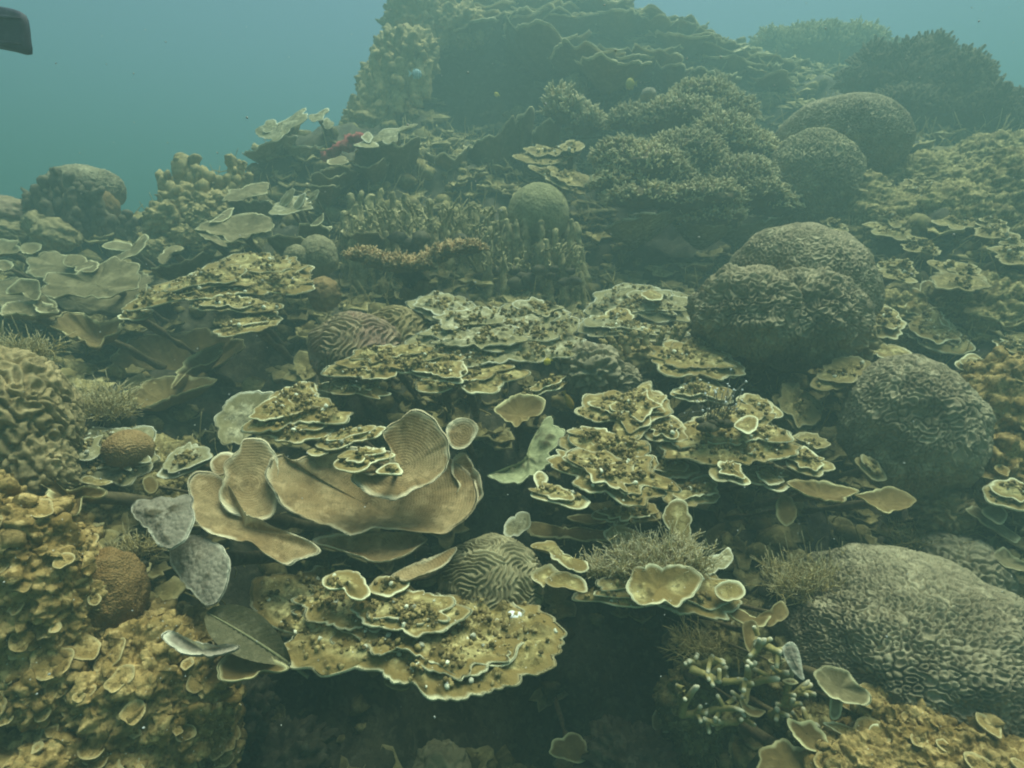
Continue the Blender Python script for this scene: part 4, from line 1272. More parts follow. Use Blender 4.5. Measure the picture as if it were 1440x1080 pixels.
colony('sheet_coral', 'smooth pale tan folded sheet coral spread out on the left', 'sheet coral', [
    ('p', [(67, 419), (72, 388), (108, 384), (140, 366), (185, 366), (194, 392), (180, 412), (140, 415), (100, 413)], 2.2, dict(tilt=36, bowl=.12, ruff=.05)),
    ('p', [(38, 376), (52, 358), (80, 352), (115, 366), (128, 372), (112, 386), (72, 387), (48, 385)], 2.35, dict(tilt=38, bowl=.05)),
    ('p', [(92, 366), (112, 360), (135, 372), (130, 384), (108, 380)], 2.3, dict(tilt=30))], mat='tan_sheet', frill=.8, fold=.07, wave=.10, ruff=.06, st=.05)
colony('sheet_coral', 'broad shadowed sheet under the pale folded sheet coral on the left', 'sheet coral', [
    ('p', [(-20, 402), (30, 386), (105, 392), (180, 376), (214, 388), (198, 424), (125, 434), (45, 432), (-15, 430)], 2.34, dict(tilt=26, bowl=.2))], mat='tan_sheet', fold=.05, ruff=.06)
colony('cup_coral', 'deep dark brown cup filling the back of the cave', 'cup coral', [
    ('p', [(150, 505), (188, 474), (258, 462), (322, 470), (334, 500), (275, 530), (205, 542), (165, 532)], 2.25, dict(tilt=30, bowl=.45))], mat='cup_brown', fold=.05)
colony('sheet_coral', 'cluster of small tan cups with thin rims at the left border', 'sheet coral', [
    ('p', [(8, 412), (20, 398), (36, 395), (52, 404), (54, 420), (40, 420), (24, 412)], 2.05, dict(tilt=50, bowl=.2)),
    ('p', [(2, 440), (8, 426), (40, 424), (76, 430), (80, 438), (40, 444), (15, 443)], 1.98, dict(tilt=20, bowl=.3)),
    ('p', [(46, 424), (60, 414), (80, 426), (72, 438), (52, 438)], 2.02, dict(tilt=36, bowl=.2)),
    ('p', [(-20, 350), (0, 338), (24, 338), (26, 350), (8, 358), (-12, 362)], 2.5, dict(tilt=30, bowl=.2)),
    ('p', [(26, 350), (36, 343), (54, 346), (50, 356), (36, 358)], 2.45, dict(tilt=40, bowl=.2)),
    ('p', [(-10, 376), (2, 366), (20, 370), (10, 380)], 2.3, dict(tilt=30, bowl=.2))], mat='tan_sheet', frill=.8, fold=.07, wave=.10, ruff=.06, st=.03)
colony('sheet_coral', 'long thin pale sheet edge sloping up towards the finger corals', 'sheet coral', [
    ('p', [(146, 371), (165, 360), (190, 345), (206, 330), (208, 345), (190, 360), (165, 370)], 2.55, dict(tilt=36, roll=-15)),
    ('p', [(145, 347), (165, 340), (190, 350), (170, 352)], 2.7, dict(tilt=26))], mat='tan_sheet', frill=.8, fold=.07, wave=.10, ruff=.06, st=.03)
colony('plate_coral', 'greenish flat plate like a tilted dish below the finger corals', PC, [
    ('p', [(314, 278), (325, 266), (350, 258), (380, 256), (374, 268), (355, 276), (335, 279)], 2.95, dict(tilt=34)),
    ('s', [(316, 279), (345, 278), (365, 281), (390, 280)], 2.9, dict(depth=.35, drop=.12))], mat='tan_sheet', frill=.8, fold=.07, wave=.10, ruff=.06, st=.04)
colony('plate_coral', 'grey green saucer plate with crinkled double rim on the left slope', PC, [
    ('p', [(268, 322), (285, 312), (330, 302), (365, 304), (381, 312), (378, 322), (360, 332), (344, 337), (320, 334), (295, 330)], 2.55, dict(tilt=30, bowl=.15, ruff=.05)),
    ('p', [(275, 322), (295, 326), (315, 342), (298, 340), (282, 332)], 2.48, dict(tilt=26)),
    ('p', [(296, 312), (315, 296), (330, 292), (322, 304), (308, 312)], 2.65, dict(tilt=40))], mat='tan_sheet', frill=.8, fold=.07, wave=.10, ruff=.06, st=.04)
colony('plate_coral', 'grey spiky plate with torn upright flaps beside the dish coral', PC, [
    ('p', [(380, 298), (390, 284), (415, 276), (438, 280), (440, 295), (410, 298)], 2.75, dict(tilt=34)),
    ('p', [(388, 292), (398, 274), (412, 268), (408, 284), (396, 296)], 2.74, dict(tilt=66, roll=-25)),
    ('p', [(410, 292), (420, 276), (430, 271), (428, 286), (418, 296)], 2.72, dict(tilt=66, roll=-25)),
    ('p', [(430, 284), (440, 270), (450, 268), (444, 280)], 2.75, dict(tilt=66, roll=-25))], mat='encrusted_grey', enc=.004, st=.04)
colony('plate_coral', 'narrow shelves with thin pale edges above the olive tan domes', PC, [
    ('s', [(417, 323), (432, 320), (450, 318), (464, 320)], 2.65, dict(depth=.22)),
    ('p', [(436, 317), (450, 306), (454, 300), (452, 310), (444, 318)], 2.66, dict(tilt=60)),
    ('s', [(375, 336), (395, 334), (415, 337), (432, 336)], 2.5, dict(depth=.2))], mat='tan_sheet', frill=.8, fold=.07, wave=.10, ruff=.06)
colony('plate_coral', 'low crinkled plate edges at the foot of the left slope', PC, [
    ('p', [(222, 360), (240, 346), (258, 348), (256, 352), (238, 356), (228, 372)], 2.4, dict(tilt=26)),
    ('s', [(212, 380), (235, 372), (258, 365), (290, 358)], 2.35, dict(depth=.25))], mat='tan_sheet', frill=.8, fold=.07, wave=.10, ruff=.06)

# ---- finger and pillar corals on the skyline
def fingers(name, label, cols, Y, mat, mounds=(), group=None):
    c0 = cols[0]
    root = thing(name, at(c0[0], c0[2], Y), label, 'finger coral', group)
    for c in cols:
        column(root, c[0], c[1], c[2], Y + (c[5] if len(c) > 5 else 0), c[3], mat, 'finger', lean=c[4], knob=.42, taper=.8)
    C, Rk = [], []
    for c in cols:
        y = Y + (c[5] if len(c) > 5 else 0)
        for _ in range(7):
            t = random.uniform(.1, .97)
            a = random.uniform(0, 6.283)
            s = mpp(c[1], y)
            C.append(at(c[0] + c[4] * t + .42 * c[3] * math.cos(a), c[2] + (c[1] - c[2]) * t, y - .4 * c[3] * s * abs(math.sin(a))))
            Rk.append(random.uniform(.18, .42) * c[3] * s)
    Vb, Fb = blobs(np.array(C), np.array(Rk), 7, 1.25, .5)
    k = mesh('knobs', Vb, [Fb], mat, root)
    k['kind'] = 'stuff'
    for (cx, cy, rx, ry, dY) in mounds:
        dome_mesh('base', root, cx, cy, rx, ry, Y + dY, None, 8, mat, lump=.25, depth=.9, N=80, lumpf=4, fineamp=.22 * rx * mpp(cy, Y))
    return root


fingers('finger_coral', 'tan knobbly finger coral with forked top against open water on the left', [
    (262, 214, 290, 22, -12), (268, 216, 290, 20, 10), (246, 244, 300, 18, -14), (292, 238, 300, 22, -4), (308, 246, 310, 22, 0), (330, 216, 280, 15, -6), (322, 243, 295, 20, 2),
    (280, 252, 310, 20, 4, -.08), (255, 262, 320, 20, -6, -.08), (300, 266, 325, 20, 6, -.1), (272, 282, 335, 20, 0, -.15), (240, 300, 345, 18, -6, -.1),
    (352, 244, 275, 10, 0, .1), (342, 226, 265, 12, -2, .1), (238, 286, 330, 16, -16), (222, 284, 335, 12, -4)], 3.2, 'finger',
    [(275, 290, 38, 26, 0), (300, 290, 26, 20, -.1), (245, 312, 34, 24, -.1), (285, 308, 20, 16, -.2), (228, 330, 20, 16, -.1), (222, 352, 26, 16, -.2), (262, 332, 18, 14, -.25)])
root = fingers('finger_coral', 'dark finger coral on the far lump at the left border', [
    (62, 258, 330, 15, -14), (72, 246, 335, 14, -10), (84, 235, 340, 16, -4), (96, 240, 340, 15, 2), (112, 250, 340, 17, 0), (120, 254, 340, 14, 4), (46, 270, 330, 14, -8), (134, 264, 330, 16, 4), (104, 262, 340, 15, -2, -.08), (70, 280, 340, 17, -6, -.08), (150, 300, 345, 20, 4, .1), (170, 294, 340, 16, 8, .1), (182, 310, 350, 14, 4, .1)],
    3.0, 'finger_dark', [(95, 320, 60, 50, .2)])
brain('brain_coral', 'tan flat topped brain coral on the far lump at the left border', 'brain coral',
      [dict(cx=122, cy=268, rx=46, ry=30, Y=3.3, pat='ring', wl=6, amp=.3, N=150), dict(cx=148, cy=292, rx=18, ry=22, Y=3.15, pat=None, wl=5, N=80, mat='smooth_brown')], 'brain_tan')
brain('boulder_coral', 'reddish domed coral at the left border below open water', 'boulder coral',
      [dict(cx=6, cy=300, rx=32, ry=24, Y=3.0, pat=None, wl=5, N=60, lump=.1)], 'brain_red')
brain('boulder_coral', 'two dull brown lumps in front of the dark finger coral', 'boulder coral',
      [dict(cx=52, cy=316, rx=18, ry=18, Y=2.9, pat=None, wl=5, N=80, lump=.12), dict(cx=80, cy=334, rx=28, ry=24, Y=2.85, pat=None, wl=5, N=80, lump=.14), dict(cx=8, cy=330, rx=30, ry=22, Y=2.95, pat=None, wl=5, N=80, lump=.12)], 'brain_brown')
fingers('finger_coral', 'tall tan pillar coral rising to the top beside open water', [
    (488, 172, 215, 13, -6), (505, 150, 205, 14, 2), (520, 128, 195, 14, 4), (515, 92, 170, 11, 2), (528, 70, 165, 13, -2), (540, 62, 160, 12, 2), (545, 36, 140, 10, -2), (556, 34, 140, 12, 6),
    (575, 44, 130, 17, 6), (590, 60, 150, 13, 4), (510, 110, 180, 16, 0), (535, 100, 180, 17, 0), (560, 80, 160, 17, 0), (498, 190, 215, 19, 0), (500, 132, 190, 12, -4), (530, 112, 180, 13, 2), (548, 78, 150, 12, -3), (568, 58, 140, 12, 2), (522, 96, 160, 11, -2), (582, 90, 150, 13, 0), (600, 84, 140, 12, 4), (512, 168, 205, 13, 2), (552, 116, 170, 13, 2)], 4.3, 'finger',
    [(520, 175, 36, 28, .1), (545, 130, 36, 46, .2), (560, 90, 36, 40, .3), (495, 200, 34, 18, 0), (585, 80, 30, 36, .3)])
fingers('finger_coral', 'hazy pillar coral cut by the top edge of the picture', [
    (560, -22, 60, 22, -2), (574, -30, 60, 24, 2), (590, -24, 60, 24, 4), (606, 0, 70, 18, 6), (640, 6, 60, 16, 0), (655, 2, 60, 18, 0), (672, 12, 60, 14, 4), (625, 18, 70, 16, 0)], 4.8, 'finger',
    [(585, 30, 40, 40, .1), (645, 40, 40, 28, .1)])

# ---- plates of the upper left
colony('plate_coral', 'grey plate coral jutting to open water above the tan finger coral', PC, [
    ('p', [(357, 182), (372, 178), (395, 172), (425, 156), (429, 158), (420, 172), (405, 184), (392, 196), (372, 194)], 3.5, dict(tilt=38, roll=-18)),
    ('p', [(366, 178), (378, 168), (390, 172), (384, 184), (372, 186)], 3.52, dict(tilt=50)),
    ('p', [(432, 164), (445, 158), (460, 154), (454, 166), (442, 172)], 3.55, dict(tilt=40, roll=-15)),
    ('p', [(452, 172), (460, 166), (470, 172), (466, 180), (456, 180)], 3.6, dict(tilt=50)),
    ('s', [(345, 218), (362, 204), (385, 198), (410, 194)], 3.4, dict(depth=.4)),
    ('s', [(392, 204), (415, 208), (440, 204), (456, 200)], 3.45, dict(depth=.35, drop=.2))], mat='encrusted_grey', enc=.006, st=.06)
colony('plate_coral', 'pale upswept plate beside the red sponge', PC, [
    ('p', [(520, 198), (540, 184), (562, 177), (586, 174), (584, 178), (562, 186), (556, 200), (535, 201)], 3.3, dict(tilt=40, roll=-20)),
    ('p', [(504, 202), (515, 197), (533, 203), (528, 207), (510, 207)], 3.2, dict(tilt=24)),
    ('p', [(511, 192), (518, 186), (523, 193), (518, 200)], 3.25, dict(tilt=40))], mat='encrusted_grey', enc=.004, st=.05)
root = thing('sponge', at(485, 215, 3.35), 'red encrusting sponge on the upper left slope', 'sponge')
r_ = np.random.default_rng(2)
C_ = np.array([at(x, 222 - (x - 458) * .42 - r_.uniform(0, 14) * (1 - abs(x - 490) / 40), 3.35 + r_.uniform(-.04, .05)) for x in r_.uniform(458, 514, 110)])
Vb, Fb = blobs(C_, r_.uniform(.012, .032, 110), 4, .8, .6)
mesh('body', Vb, [Fb], 'red_sponge', root)
colony('plate_coral', 'stack of thin wavy edged dark shelves under the red sponge', PC, [
    ('p', [(457, 227), (470, 222), (482, 221), (490, 228), (475, 232)], 3.2, dict(tilt=30)),
    ('s', [(448, 240), (462, 235), (476, 233), (490, 237), (506, 240)], 3.15, dict(depth=.35)),
    ('s', [(435, 253), (444, 248), (452, 247), (462, 253), (472, 249), (486, 248)], 3.05, dict(depth=.35)),
    ('s', [(432, 260), (442, 261), (452, 259), (465, 262), (478, 260)], 3.0, dict(depth=.35)),
    ('s', [(500, 234), (514, 232), (524, 226), (535, 225), (545, 228)], 3.15, dict(depth=.4)),
    ('s', [(486, 226), (500, 218), (520, 204), (560, 200), (590, 206)], 3.3, dict(depth=.5, drop=.25))], mat='dark_plate', ruff=.03)
colony('plate_coral', 'dark thin shelf with a white nick on its edge above the orange branches', PC, [
    ('s', [(484, 330), (500, 329), (515, 331), (530, 331), (545, 335)], 2.6, dict(depth=.3))], mat='dark_plate')

# ---- orange branching shelf
root = thing('branching_coral', at(590, 375, 2.35), 'orange tan branching shelf coral with short fuzzy fingers, centre left', 'branching coral')
ORL = [(512, 362, 20, 7), (535, 370, 24, 8), (560, 375, 28, 9), (590, 374, 26, 8, .02), (612, 364, 18, 7, .02), (630, 356, 22, 7, .02), (655, 351, 24, 7, .02)]
core_blob('shelf', root, ORL, 2.35, 'stalk', .95)
bush_mesh('branches', root, ORL, 2.35, 'orange_branch', density=4.5, Lpx=9, rpx=1.5, seed=21, up=.6, mat_tip=.6)
stalk(root, (at(580, 380, 2.4), .05))

# ---- dead columns in the middle
cols = []
for i in range(105):
    x = random.uniform(490, 835)
    t = (x - 490) / 345
    top = 262 + 52 * t + random.uniform(-6, 70)
    cols.append((x, top, top + random.uniform(70, 110), random.uniform(10, 19), random.uniform(-10, 6), 2.75 + (top - 300) * -.0022 + random.uniform(-.05, .2)))
root = thing('pillar_coral', at(660, 400, 2.75), 'stand of thin crusty dead pillars below the round boulder coral', 'pillar coral')
for (x, t, b, w, l, y) in cols:
    column(root, x, t, b, y, w, 'column', 'pillar', lean=l, knob=.55, taper=.55)
tuft('algae_tuft', 'crusty upright growth crowding the top of the dead pillars', 'algae', 600, 300, 190, 70, 2.72, 150, 'column', L=14, r=2.2, spread=.28, tipmul=.0, ns=5)
tuft('algae_tuft', 'crusty upright growth in front of the round boulder coral', 'algae', 740, 350, 150, 60, 2.65, 80, 'column', L=14, r=2.0, spread=.25, tipmul=.0, ns=5)

# ---- branching bush coral
BL = [(905, 238, 62, 26), (872, 222, 40, 22), (960, 222, 60, 30, .1), (1010, 200, 52, 34, .25), (950, 172, 62, 26, .4), (1035, 256, 56, 30, .05), (985, 282, 62, 24, -.08), (905, 280, 56, 18, -.1),
      (1085, 290, 40, 18, .0), (1000, 306, 44, 14, -.1), (985, 138, 44, 18, .55), (890, 170, 34, 16, .45), (1050, 215, 40, 24, .3), (1020, 160, 40, 20, .5), (940, 250, 40, 20, -.02), (870, 258, 38, 16, -.05), (1060, 275, 44, 18, -.04)]
root = thing('bush_coral', at(960, 300, 2.95), 'large hazy bush coral of countless short pale tipped branches', 'bush coral')
core_blob('core', root, BL, 3.0, 'stalk')
bush_mesh('branches', root, BL, 3.0, 'bush', density=2.4, Lpx=9, rpx=1.5, seed=3, low=-.35, up=.35)
for rim, y in (([(846, 318), (880, 310), (910, 306), (940, 300), (955, 300)], 2.8), ([(950, 316), (985, 312), (1015, 318), (1040, 312)], 2.85), ([(885, 298), (915, 303), (945, 300)], 2.75),
               ([(1000, 330), (1025, 322), (1060, 310), (1100, 300), (1128, 295)], 2.9)):
    shelf(root, rim, y, .35, drop=.12, mat='encrusted_grey', name='shelf')
bush('bush_coral', 'small grey bush coral with stubby branches under the dark top plates', 'bush coral', [(795, 162, 24, 18), (822, 178, 20, 16), (785, 145, 12, 12)], 3.6, 'bush', density=2.0, Lpx=15, rpx=2.0, seed=5)
bush('bush_coral', 'dark feathery bush coral at the upper right skyline', 'bush coral',
     [(1290, 130, 40, 34), (1270, 100, 22, 26, .1), (1305, 88, 18, 24, .1), (1240, 112, 30, 26, .2), (1222, 96, 14, 18, .2), (1340, 130, 34, 36, -.1), (1352, 104, 16, 20, -.1), (1270, 165, 44, 30, -.1), (1320, 165, 36, 30, -.15),
      (1205, 122, 22, 18, .2), (1375, 165, 26, 36, -.25), (1400, 190, 22, 34, -.3), (1420, 160, 12, 20, -.3), (1370, 120, 12, 20, -.2)], 4.1, 'bush_dark', density=2.4, Lpx=15, rpx=2.4, seed=8, mat_tip=.5, up=1.0)
bush('bush_coral', 'faint bush coral mass far off at the top right', 'bush coral', [(1140, 76, 60, 30), (1190, 72, 50, 26), (1085, 62, 26, 14), (1230, 90, 40, 22)], 6.3, 'bush', density=2, Lpx=10, rpx=1.6, seed=12, mat_tip=.4)

# ---- wavy dark plates below the upper hollow
colony('plate_coral', 'upright dark wavy plate with bright crest in the upper middle', PC, [
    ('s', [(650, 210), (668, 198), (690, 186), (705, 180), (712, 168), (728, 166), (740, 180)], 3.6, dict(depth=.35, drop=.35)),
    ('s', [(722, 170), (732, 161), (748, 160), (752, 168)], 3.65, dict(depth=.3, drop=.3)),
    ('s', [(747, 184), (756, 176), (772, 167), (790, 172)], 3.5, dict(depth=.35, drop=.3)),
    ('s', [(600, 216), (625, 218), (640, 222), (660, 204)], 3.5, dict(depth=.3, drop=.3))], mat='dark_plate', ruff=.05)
colony('plate_coral', 'pale green cup plate with crusty pink patch above the round boulder coral', PC, [
    ('p', [(725, 222), (745, 208), (765, 210), (790, 220), (815, 218), (812, 200), (816, 210), (805, 222), (780, 232), (745, 230)], 3.2, dict(tilt=34)),
    ('p', [(790, 212), (800, 200), (812, 199), (816, 210), (808, 218), (796, 220)], 3.15, dict(tilt=36, bowl=.2)),
    ('p', [(740, 236), (770, 234), (780, 242), (800, 240), (826, 248), (824, 271), (800, 268), (775, 252)], 3.05, dict(tilt=34, roll=10))], mat='encrusted_dull', nod=40, enc=.008, st=.05)

# ---- big dark plates along the top
top_shelves = [
    ([(604, 52), (620, 49), (640, 42), (656, 38), (660, 32), (685, 28), (700, 22), (720, 24)], 4.6, .9, .7),
    ([(708, 45), (714, 36), (726, 37), (740, 31), (762, 31), (778, 38), (790, 50), (812, 50), (830, 50)], 4.3, .9, .75),
    ([(720, 22), (735, 16), (760, 12), (785, 15), (800, 22)], 4.8, .7, .5),
    ([(826, 98), (832, 82), (845, 80), (856, 85), (885, 92)], 3.9, .5, .3),
    ([(842, 82), (870, 80), (890, 76), (912, 80), (928, 78), (940, 87)], 4.1, .6, .35),
    ([(824, 66), (840, 63), (856, 70), (885, 66), (905, 74)], 4.3, .6, .3),
    ([(900, 66), (920, 68), (940, 64), (962, 66)], 4.4, .6, .3),
    ([(838, 30), (850, 16), (870, 14), (885, 18), (905, 16), (912, 24)], 4.8, .6, .4),
    ([(868, 6), (890, 8), (920, 14), (938, 22), (958, 28), (976, 34)], 5.0, .7, .5),
    ([(915, 44), (935, 42), (958, 48), (985, 52), (1002, 48), (1022, 56)], 4.6, .7, .55),
    ([(1020, 72), (1040, 66), (1060, 76), (1090, 82), (1115, 86), (1138, 90)], 4.8, .6, .4),
    ([(922, 92), (940, 90), (955, 94), (970, 100)], 4.0, .5, .3),
    ([(976, 100), (985, 96), (1000, 100), (1010, 110)], 3.9, .35, .25),
    ([(1008, 102), (1024, 100), (1038, 104), (1040, 112)], 4.0, .4, .25),
    ([(1008, 118), (1022, 116), (1038, 124)], 3.9, .3, .2),
    ([(640, 2), (680, -6), (720, -8), (760, -4), (800, -2)], 5.1, .8, .5),
    ([(790, 6), (820, -2), (850, -2), (880, 6)], 5.1, .8, .5),
]
lab = ['wide dark plate with thin tan rim roofing the upper hollow on its left side', 'broad arched dark plate with bright tan rim over the upper hollow',
       'hazy plate ledge behind the arched dark plate at the very top', 'pale cornered plate edge at the right side of the upper hollow',
       'wavy long plate edge just above the pale cornered one', 'wavy ledge third up from the pale cornered plate edge', 'straight hazy ledge right of the wavy third ledge',
       'frilly edged plate near the top edge above the ledges', 'highest sloping plate edge on the skyline, descending to the right', 'thick dark plate below the skyline slope with furry rim',
       'long hazy dark ledge leading towards the far bush coral', 'short rounded ledge just above the big bush coral', 'small rounded lobe plate touching the bush coral top',
       'small square cornered lobe plate right of the bush coral top', 'lowest small lobe plate behind the bush coral', 'hazy plate cut by the top edge left of centre', 'hazy plate cut by the top edge right of centre']
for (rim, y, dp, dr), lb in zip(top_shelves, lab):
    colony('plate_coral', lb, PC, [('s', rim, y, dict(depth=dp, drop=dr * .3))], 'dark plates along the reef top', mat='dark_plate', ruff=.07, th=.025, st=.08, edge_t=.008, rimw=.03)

stacks = {}
for i in range(36):
    x = random.uniform(585, 1090)
    ymin = -12 if x < 880 else -12 + (x - 880) * .36
    y = ymin + random.random() * (46 if x < 800 else 105 if x < 960 else 60)
    w = random.uniform(32, 140)
    dep = 5.15 - .0095 * (y - ymin) - (.5 if x > 820 else 0) * (y - ymin) / 100
    rim = [(x + w * (t - .5), y - 7 * math.sin(math.pi * t) + random.uniform(-7, 7) + (t - .5) * (12 if x > 800 else -6)) for t in np.linspace(0, 1, 7)]
    k = sum(x > b for b in (680, 770, 860, 950, 1020))
    stacks.setdefault(k, []).append(('s', rim, dep, dict(depth=random.uniform(.35, .7), drop=random.uniform(.05, .16))))
where = ['next to the pillar coral at the reef top', 'over the upper hollow, left of the arched dark plate', 'just behind and right of the arched dark plate', 'above the olive yellow fish',
         'above the right half of the big bush coral', 'leading towards the far faint bush coral']
for k in sorted(stacks):
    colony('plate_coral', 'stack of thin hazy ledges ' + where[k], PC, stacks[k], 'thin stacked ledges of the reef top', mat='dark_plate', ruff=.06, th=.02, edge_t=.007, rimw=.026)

# ---- right slope shelves
slope = [(1205, 372, 74, 18, 2.45), (1262, 378, 60, 15, 2.38), (1345, 382, 84, 20, 2.2), (1295, 343, 46, 10, 2.5), (1295, 262, 56, 15, 2.9), (1345, 300, 60, 16, 2.65),
         (1400, 318, 54, 15, 2.45), (1425, 345, 50, 20, 2.3), (1255, 312, 60, 18, 2.72), (1425, 240, 44, 14, 2.9), (1370, 262, 44, 13, 2.85), (1175, 318, 40, 14, 2.8)]
lumpy('encrusting_coral', 'hazy olive brown crusted bank rising towards the dark feathery bush coral',
      [(1260, 330, 90, 60, 2.95), (1350, 320, 90, 60, 2.8), (1430, 300, 80, 80, 2.75), (1300, 270, 80, 46, 3.2), (1400, 240, 70, 46, 3.2), (1210, 300, 50, 50, 3.0)], 14, 'encrusted_dull')
lumpy('encrusting_coral', 'olive brown crusted ground between folded and egg shaped brain corals at the right border',
      [(1400, 450, 90, 60, 2.25), (1320, 470, 70, 50, 2.35), (1240, 460, 50, 50, 2.3)], 14, 'encrusted_dull')
bank = {'crusty tan shelves beside the top of the big folded brain coral': (0, 1, 11), 'crusty tan shelves at the right border above the tan plate with a spine': (2, 6, 7),
        'crusty tan shelves halfway up the hazy slope right of the bush coral': (3, 5, 8), 'highest crusty shelves, just under the dark feathery bush coral': (4, 9, 10)}
for lb, ids in bank.items():
    tiers = []
    for i in ids:
        cx, cy, w, h, y = slope[i]
        k = np.linspace(0, 2 * math.pi, 11, endpoint=False)
        out = [(cx + .5 * w * math.cos(t) * random.uniform(.8, 1.2), cy + .5 * h * math.sin(t) * random.uniform(.8, 1.2) + .12 * w * math.cos(t)) for t in k]
        tiers.append(('p', out, y, dict(tilt=random.uniform(22, 34), roll=random.uniform(-14, -4), nod=40)))
        tiers.append(('p', [(a + random.uniform(-10, 10), b + h * .7) for a, b in out], y - .08, dict(tilt=random.uniform(20, 30), roll=-8, nod=25)))
    colony('shelf_coral', lb, PC, tiers, 'shelves on the right slope', mat='encrusted_dull', enc=.016)
colony('plate_coral', 'large tan plate with raised spine right of the big folded brain coral', PC, [
    ('p', [(1262, 440), (1275, 420), (1310, 430), (1340, 460), (1370, 492), (1345, 497), (1310, 488), (1285, 478), (1268, 462)], 2.15, dict(tilt=32, roll=-14, nod=120)),
    ('p', [(1272, 440), (1288, 410), (1302, 396), (1316, 402), (1318, 425), (1300, 440)], 2.25, dict(tilt=60, roll=20))], **E)
colony('plate_coral', 'tan crusty plate hugging the right flank of the big folded brain coral', PC, [
    ('p', [(1208, 470), (1215, 440), (1235, 425), (1262, 440), (1272, 466), (1262, 478), (1235, 472)], 2.1, dict(tilt=36, nod=80)),
    ('p', [(1210, 492), (1240, 482), (1285, 496), (1270, 502), (1235, 500)], 2.0, dict(tilt=26))], **E)
colony('plate_coral', 'small crusty golden plates behind the egg shaped brain coral', PC, [
    ('p', [(1345, 512), (1360, 500), (1385, 508), (1405, 525), (1385, 530), (1362, 522)], 1.9, dict(tilt=30, roll=-12, nod=40)),
    ('p', [(1395, 480), (1415, 470), (1450, 480), (1450, 496), (1415, 494)], 2.0, dict(tilt=30, roll=-10, nod=40)),
    ('p', [(1400, 440), (1420, 430), (1450, 436), (1450, 452), (1418, 452)], 2.2, dict(tilt=30, roll=-10, nod=40)),
    ('p', [(1345, 448), (1365, 440), (1395, 452), (1385, 462), (1360, 460)], 2.2, dict(tilt=30, roll=-10, nod=40))], **E)
# ---- centre right: low crusts and green fingers
colony('plate_coral', 'greyish crusty plate rubble between the centre tiers and folded brain coral', PC, [
    ('p', [(822, 440), (835, 418), (870, 400), (905, 398), (945, 410), (985, 425), (975, 445), (940, 452), (900, 448), (860, 446)], 2.25, dict(tilt=28, nod=160, mat='encrusted_grey')),
    ('p', [(840, 446), (870, 436), (895, 444), (880, 450), (850, 449)], 2.1, dict(tilt=24, nod=20)),
    ('p', [(815, 458), (850, 450), (900, 458), (950, 462), (975, 470), (930, 480), (870, 474), (830, 472)], 2.05, dict(tilt=26, nod=120, mat='encrusted_grey')),
    ('p', [(900, 414), (915, 406), (930, 415), (918, 422)], 2.2, dict(tilt=26))], **E)
fingers('finger_coral', 'greenish stubby fingers lying left of the golden plate before the brain coral',
        [(862, 476, 496, 9, -20), (872, 472, 498, 9, -16), (884, 468, 496, 9, -12), (896, 466, 490, 9, -6), (908, 462, 486, 9, 0), (925, 460, 488, 9, 10), (938, 458, 486, 9, 14), (950, 458, 484, 8, 16), (876, 486, 506, 9, -14)],
        1.95, 'finger', [(900, 500, 44, 18, .1)])

# ---- dim things in the lower hollow
colony('plate_coral', 'dim round plate deep in the dark hollow at the bottom', PC, [
    ('p', [(772, 1060), (778, 1042), (800, 1034), (822, 1042), (828, 1062), (800, 1070)], 1.3, dict(tilt=40))], mat='cup_brown')
brain('boulder_coral', 'dim greenish lump in the dark hollow below the front plate', 'boulder coral',
      [dict(cx=620, cy=1085, rx=40, ry=30, Y=1.35, pat=None, wl=5, N=80, lump=.2)], 'brain_olive')
brain('boulder_coral', 'dim brown rubble lumps at the bottom edge under the leaf', 'boulder coral',
      [dict(cx=400, cy=1070, rx=60, ry=36, Y=1.32, pat=None, wl=5, N=70, lump=.3, lumpf=5), dict(cx=340, cy=1000, rx=40, ry=40, Y=1.3, pat=None, wl=5, N=60, lump=.3, lumpf=5),
       dict(cx=880, cy=1070, rx=60, ry=36, Y=1.3, pat=None, wl=5, N=70, lump=.3, lumpf=5)], 'rock')

# ---- swim fin and fish
def swim_fin():
    root = thing('swim_fin', at(-60, 40, 1.5), 'dark blue swim fin tip poking in at the top left corner', 'swim fin')
    s = mpp(40, 1.5)
    out = np.array([(-260, -10), (-160, -6), (-60, 0), (0, 9), (20, 13), (33, 19), (38, 30), (41, 55), (42, 76), (20, 72), (-40, 62), (-160, 52), (-260, 46)], float)
    P, _ = closed_curve(out, 90)
    top = np.array([at(x, y, 1.5 - .0012 * (x + 40)) for x, y in P])
    c = top.mean(0)
    V = np.concatenate([top, c + (top - c) * .93 + np.array([0, -.006, 0]), [c + np.array([0, -.008, 0])],
                        top + np.array([0, .006, 0]), c + (top - c) * .93 + np.array([0, .012, 0]), [c + np.array([0, .014, 0])]])
    n = 90
    i = np.arange(n)
    j = (i + 1) % n
    f = [np.stack([i, j, n + j, n + i], -1), np.stack([i, 181 + i, 181 + j, j], -1), np.stack([181 + i, 181 + n + i, 181 + n + j, 181 + j], -1)]
    t = [np.stack([n + i, n + j, np.full(n, 2 * n)], -1), np.stack([181 + n + j, 181 + n + i, np.full(n, 181 + 2 * n)], -1)]
    mesh('blade', V, f + t, 'fin_rubber', root)
    for y0, y1 in ((4, 26), (44, 62)):
        A, B = at(-240, y0, 1.72), at(30, y1, 1.405)
        V, Fs, tip, e, ax = tubes([A], [B - A], np.array([np.linalg.norm(B - A)]), np.array([.009]), np.array([.004]), 8, 10, 0, 1)
        mesh('rail', V, Fs, 'fin_rubber', root)


swim_fin()


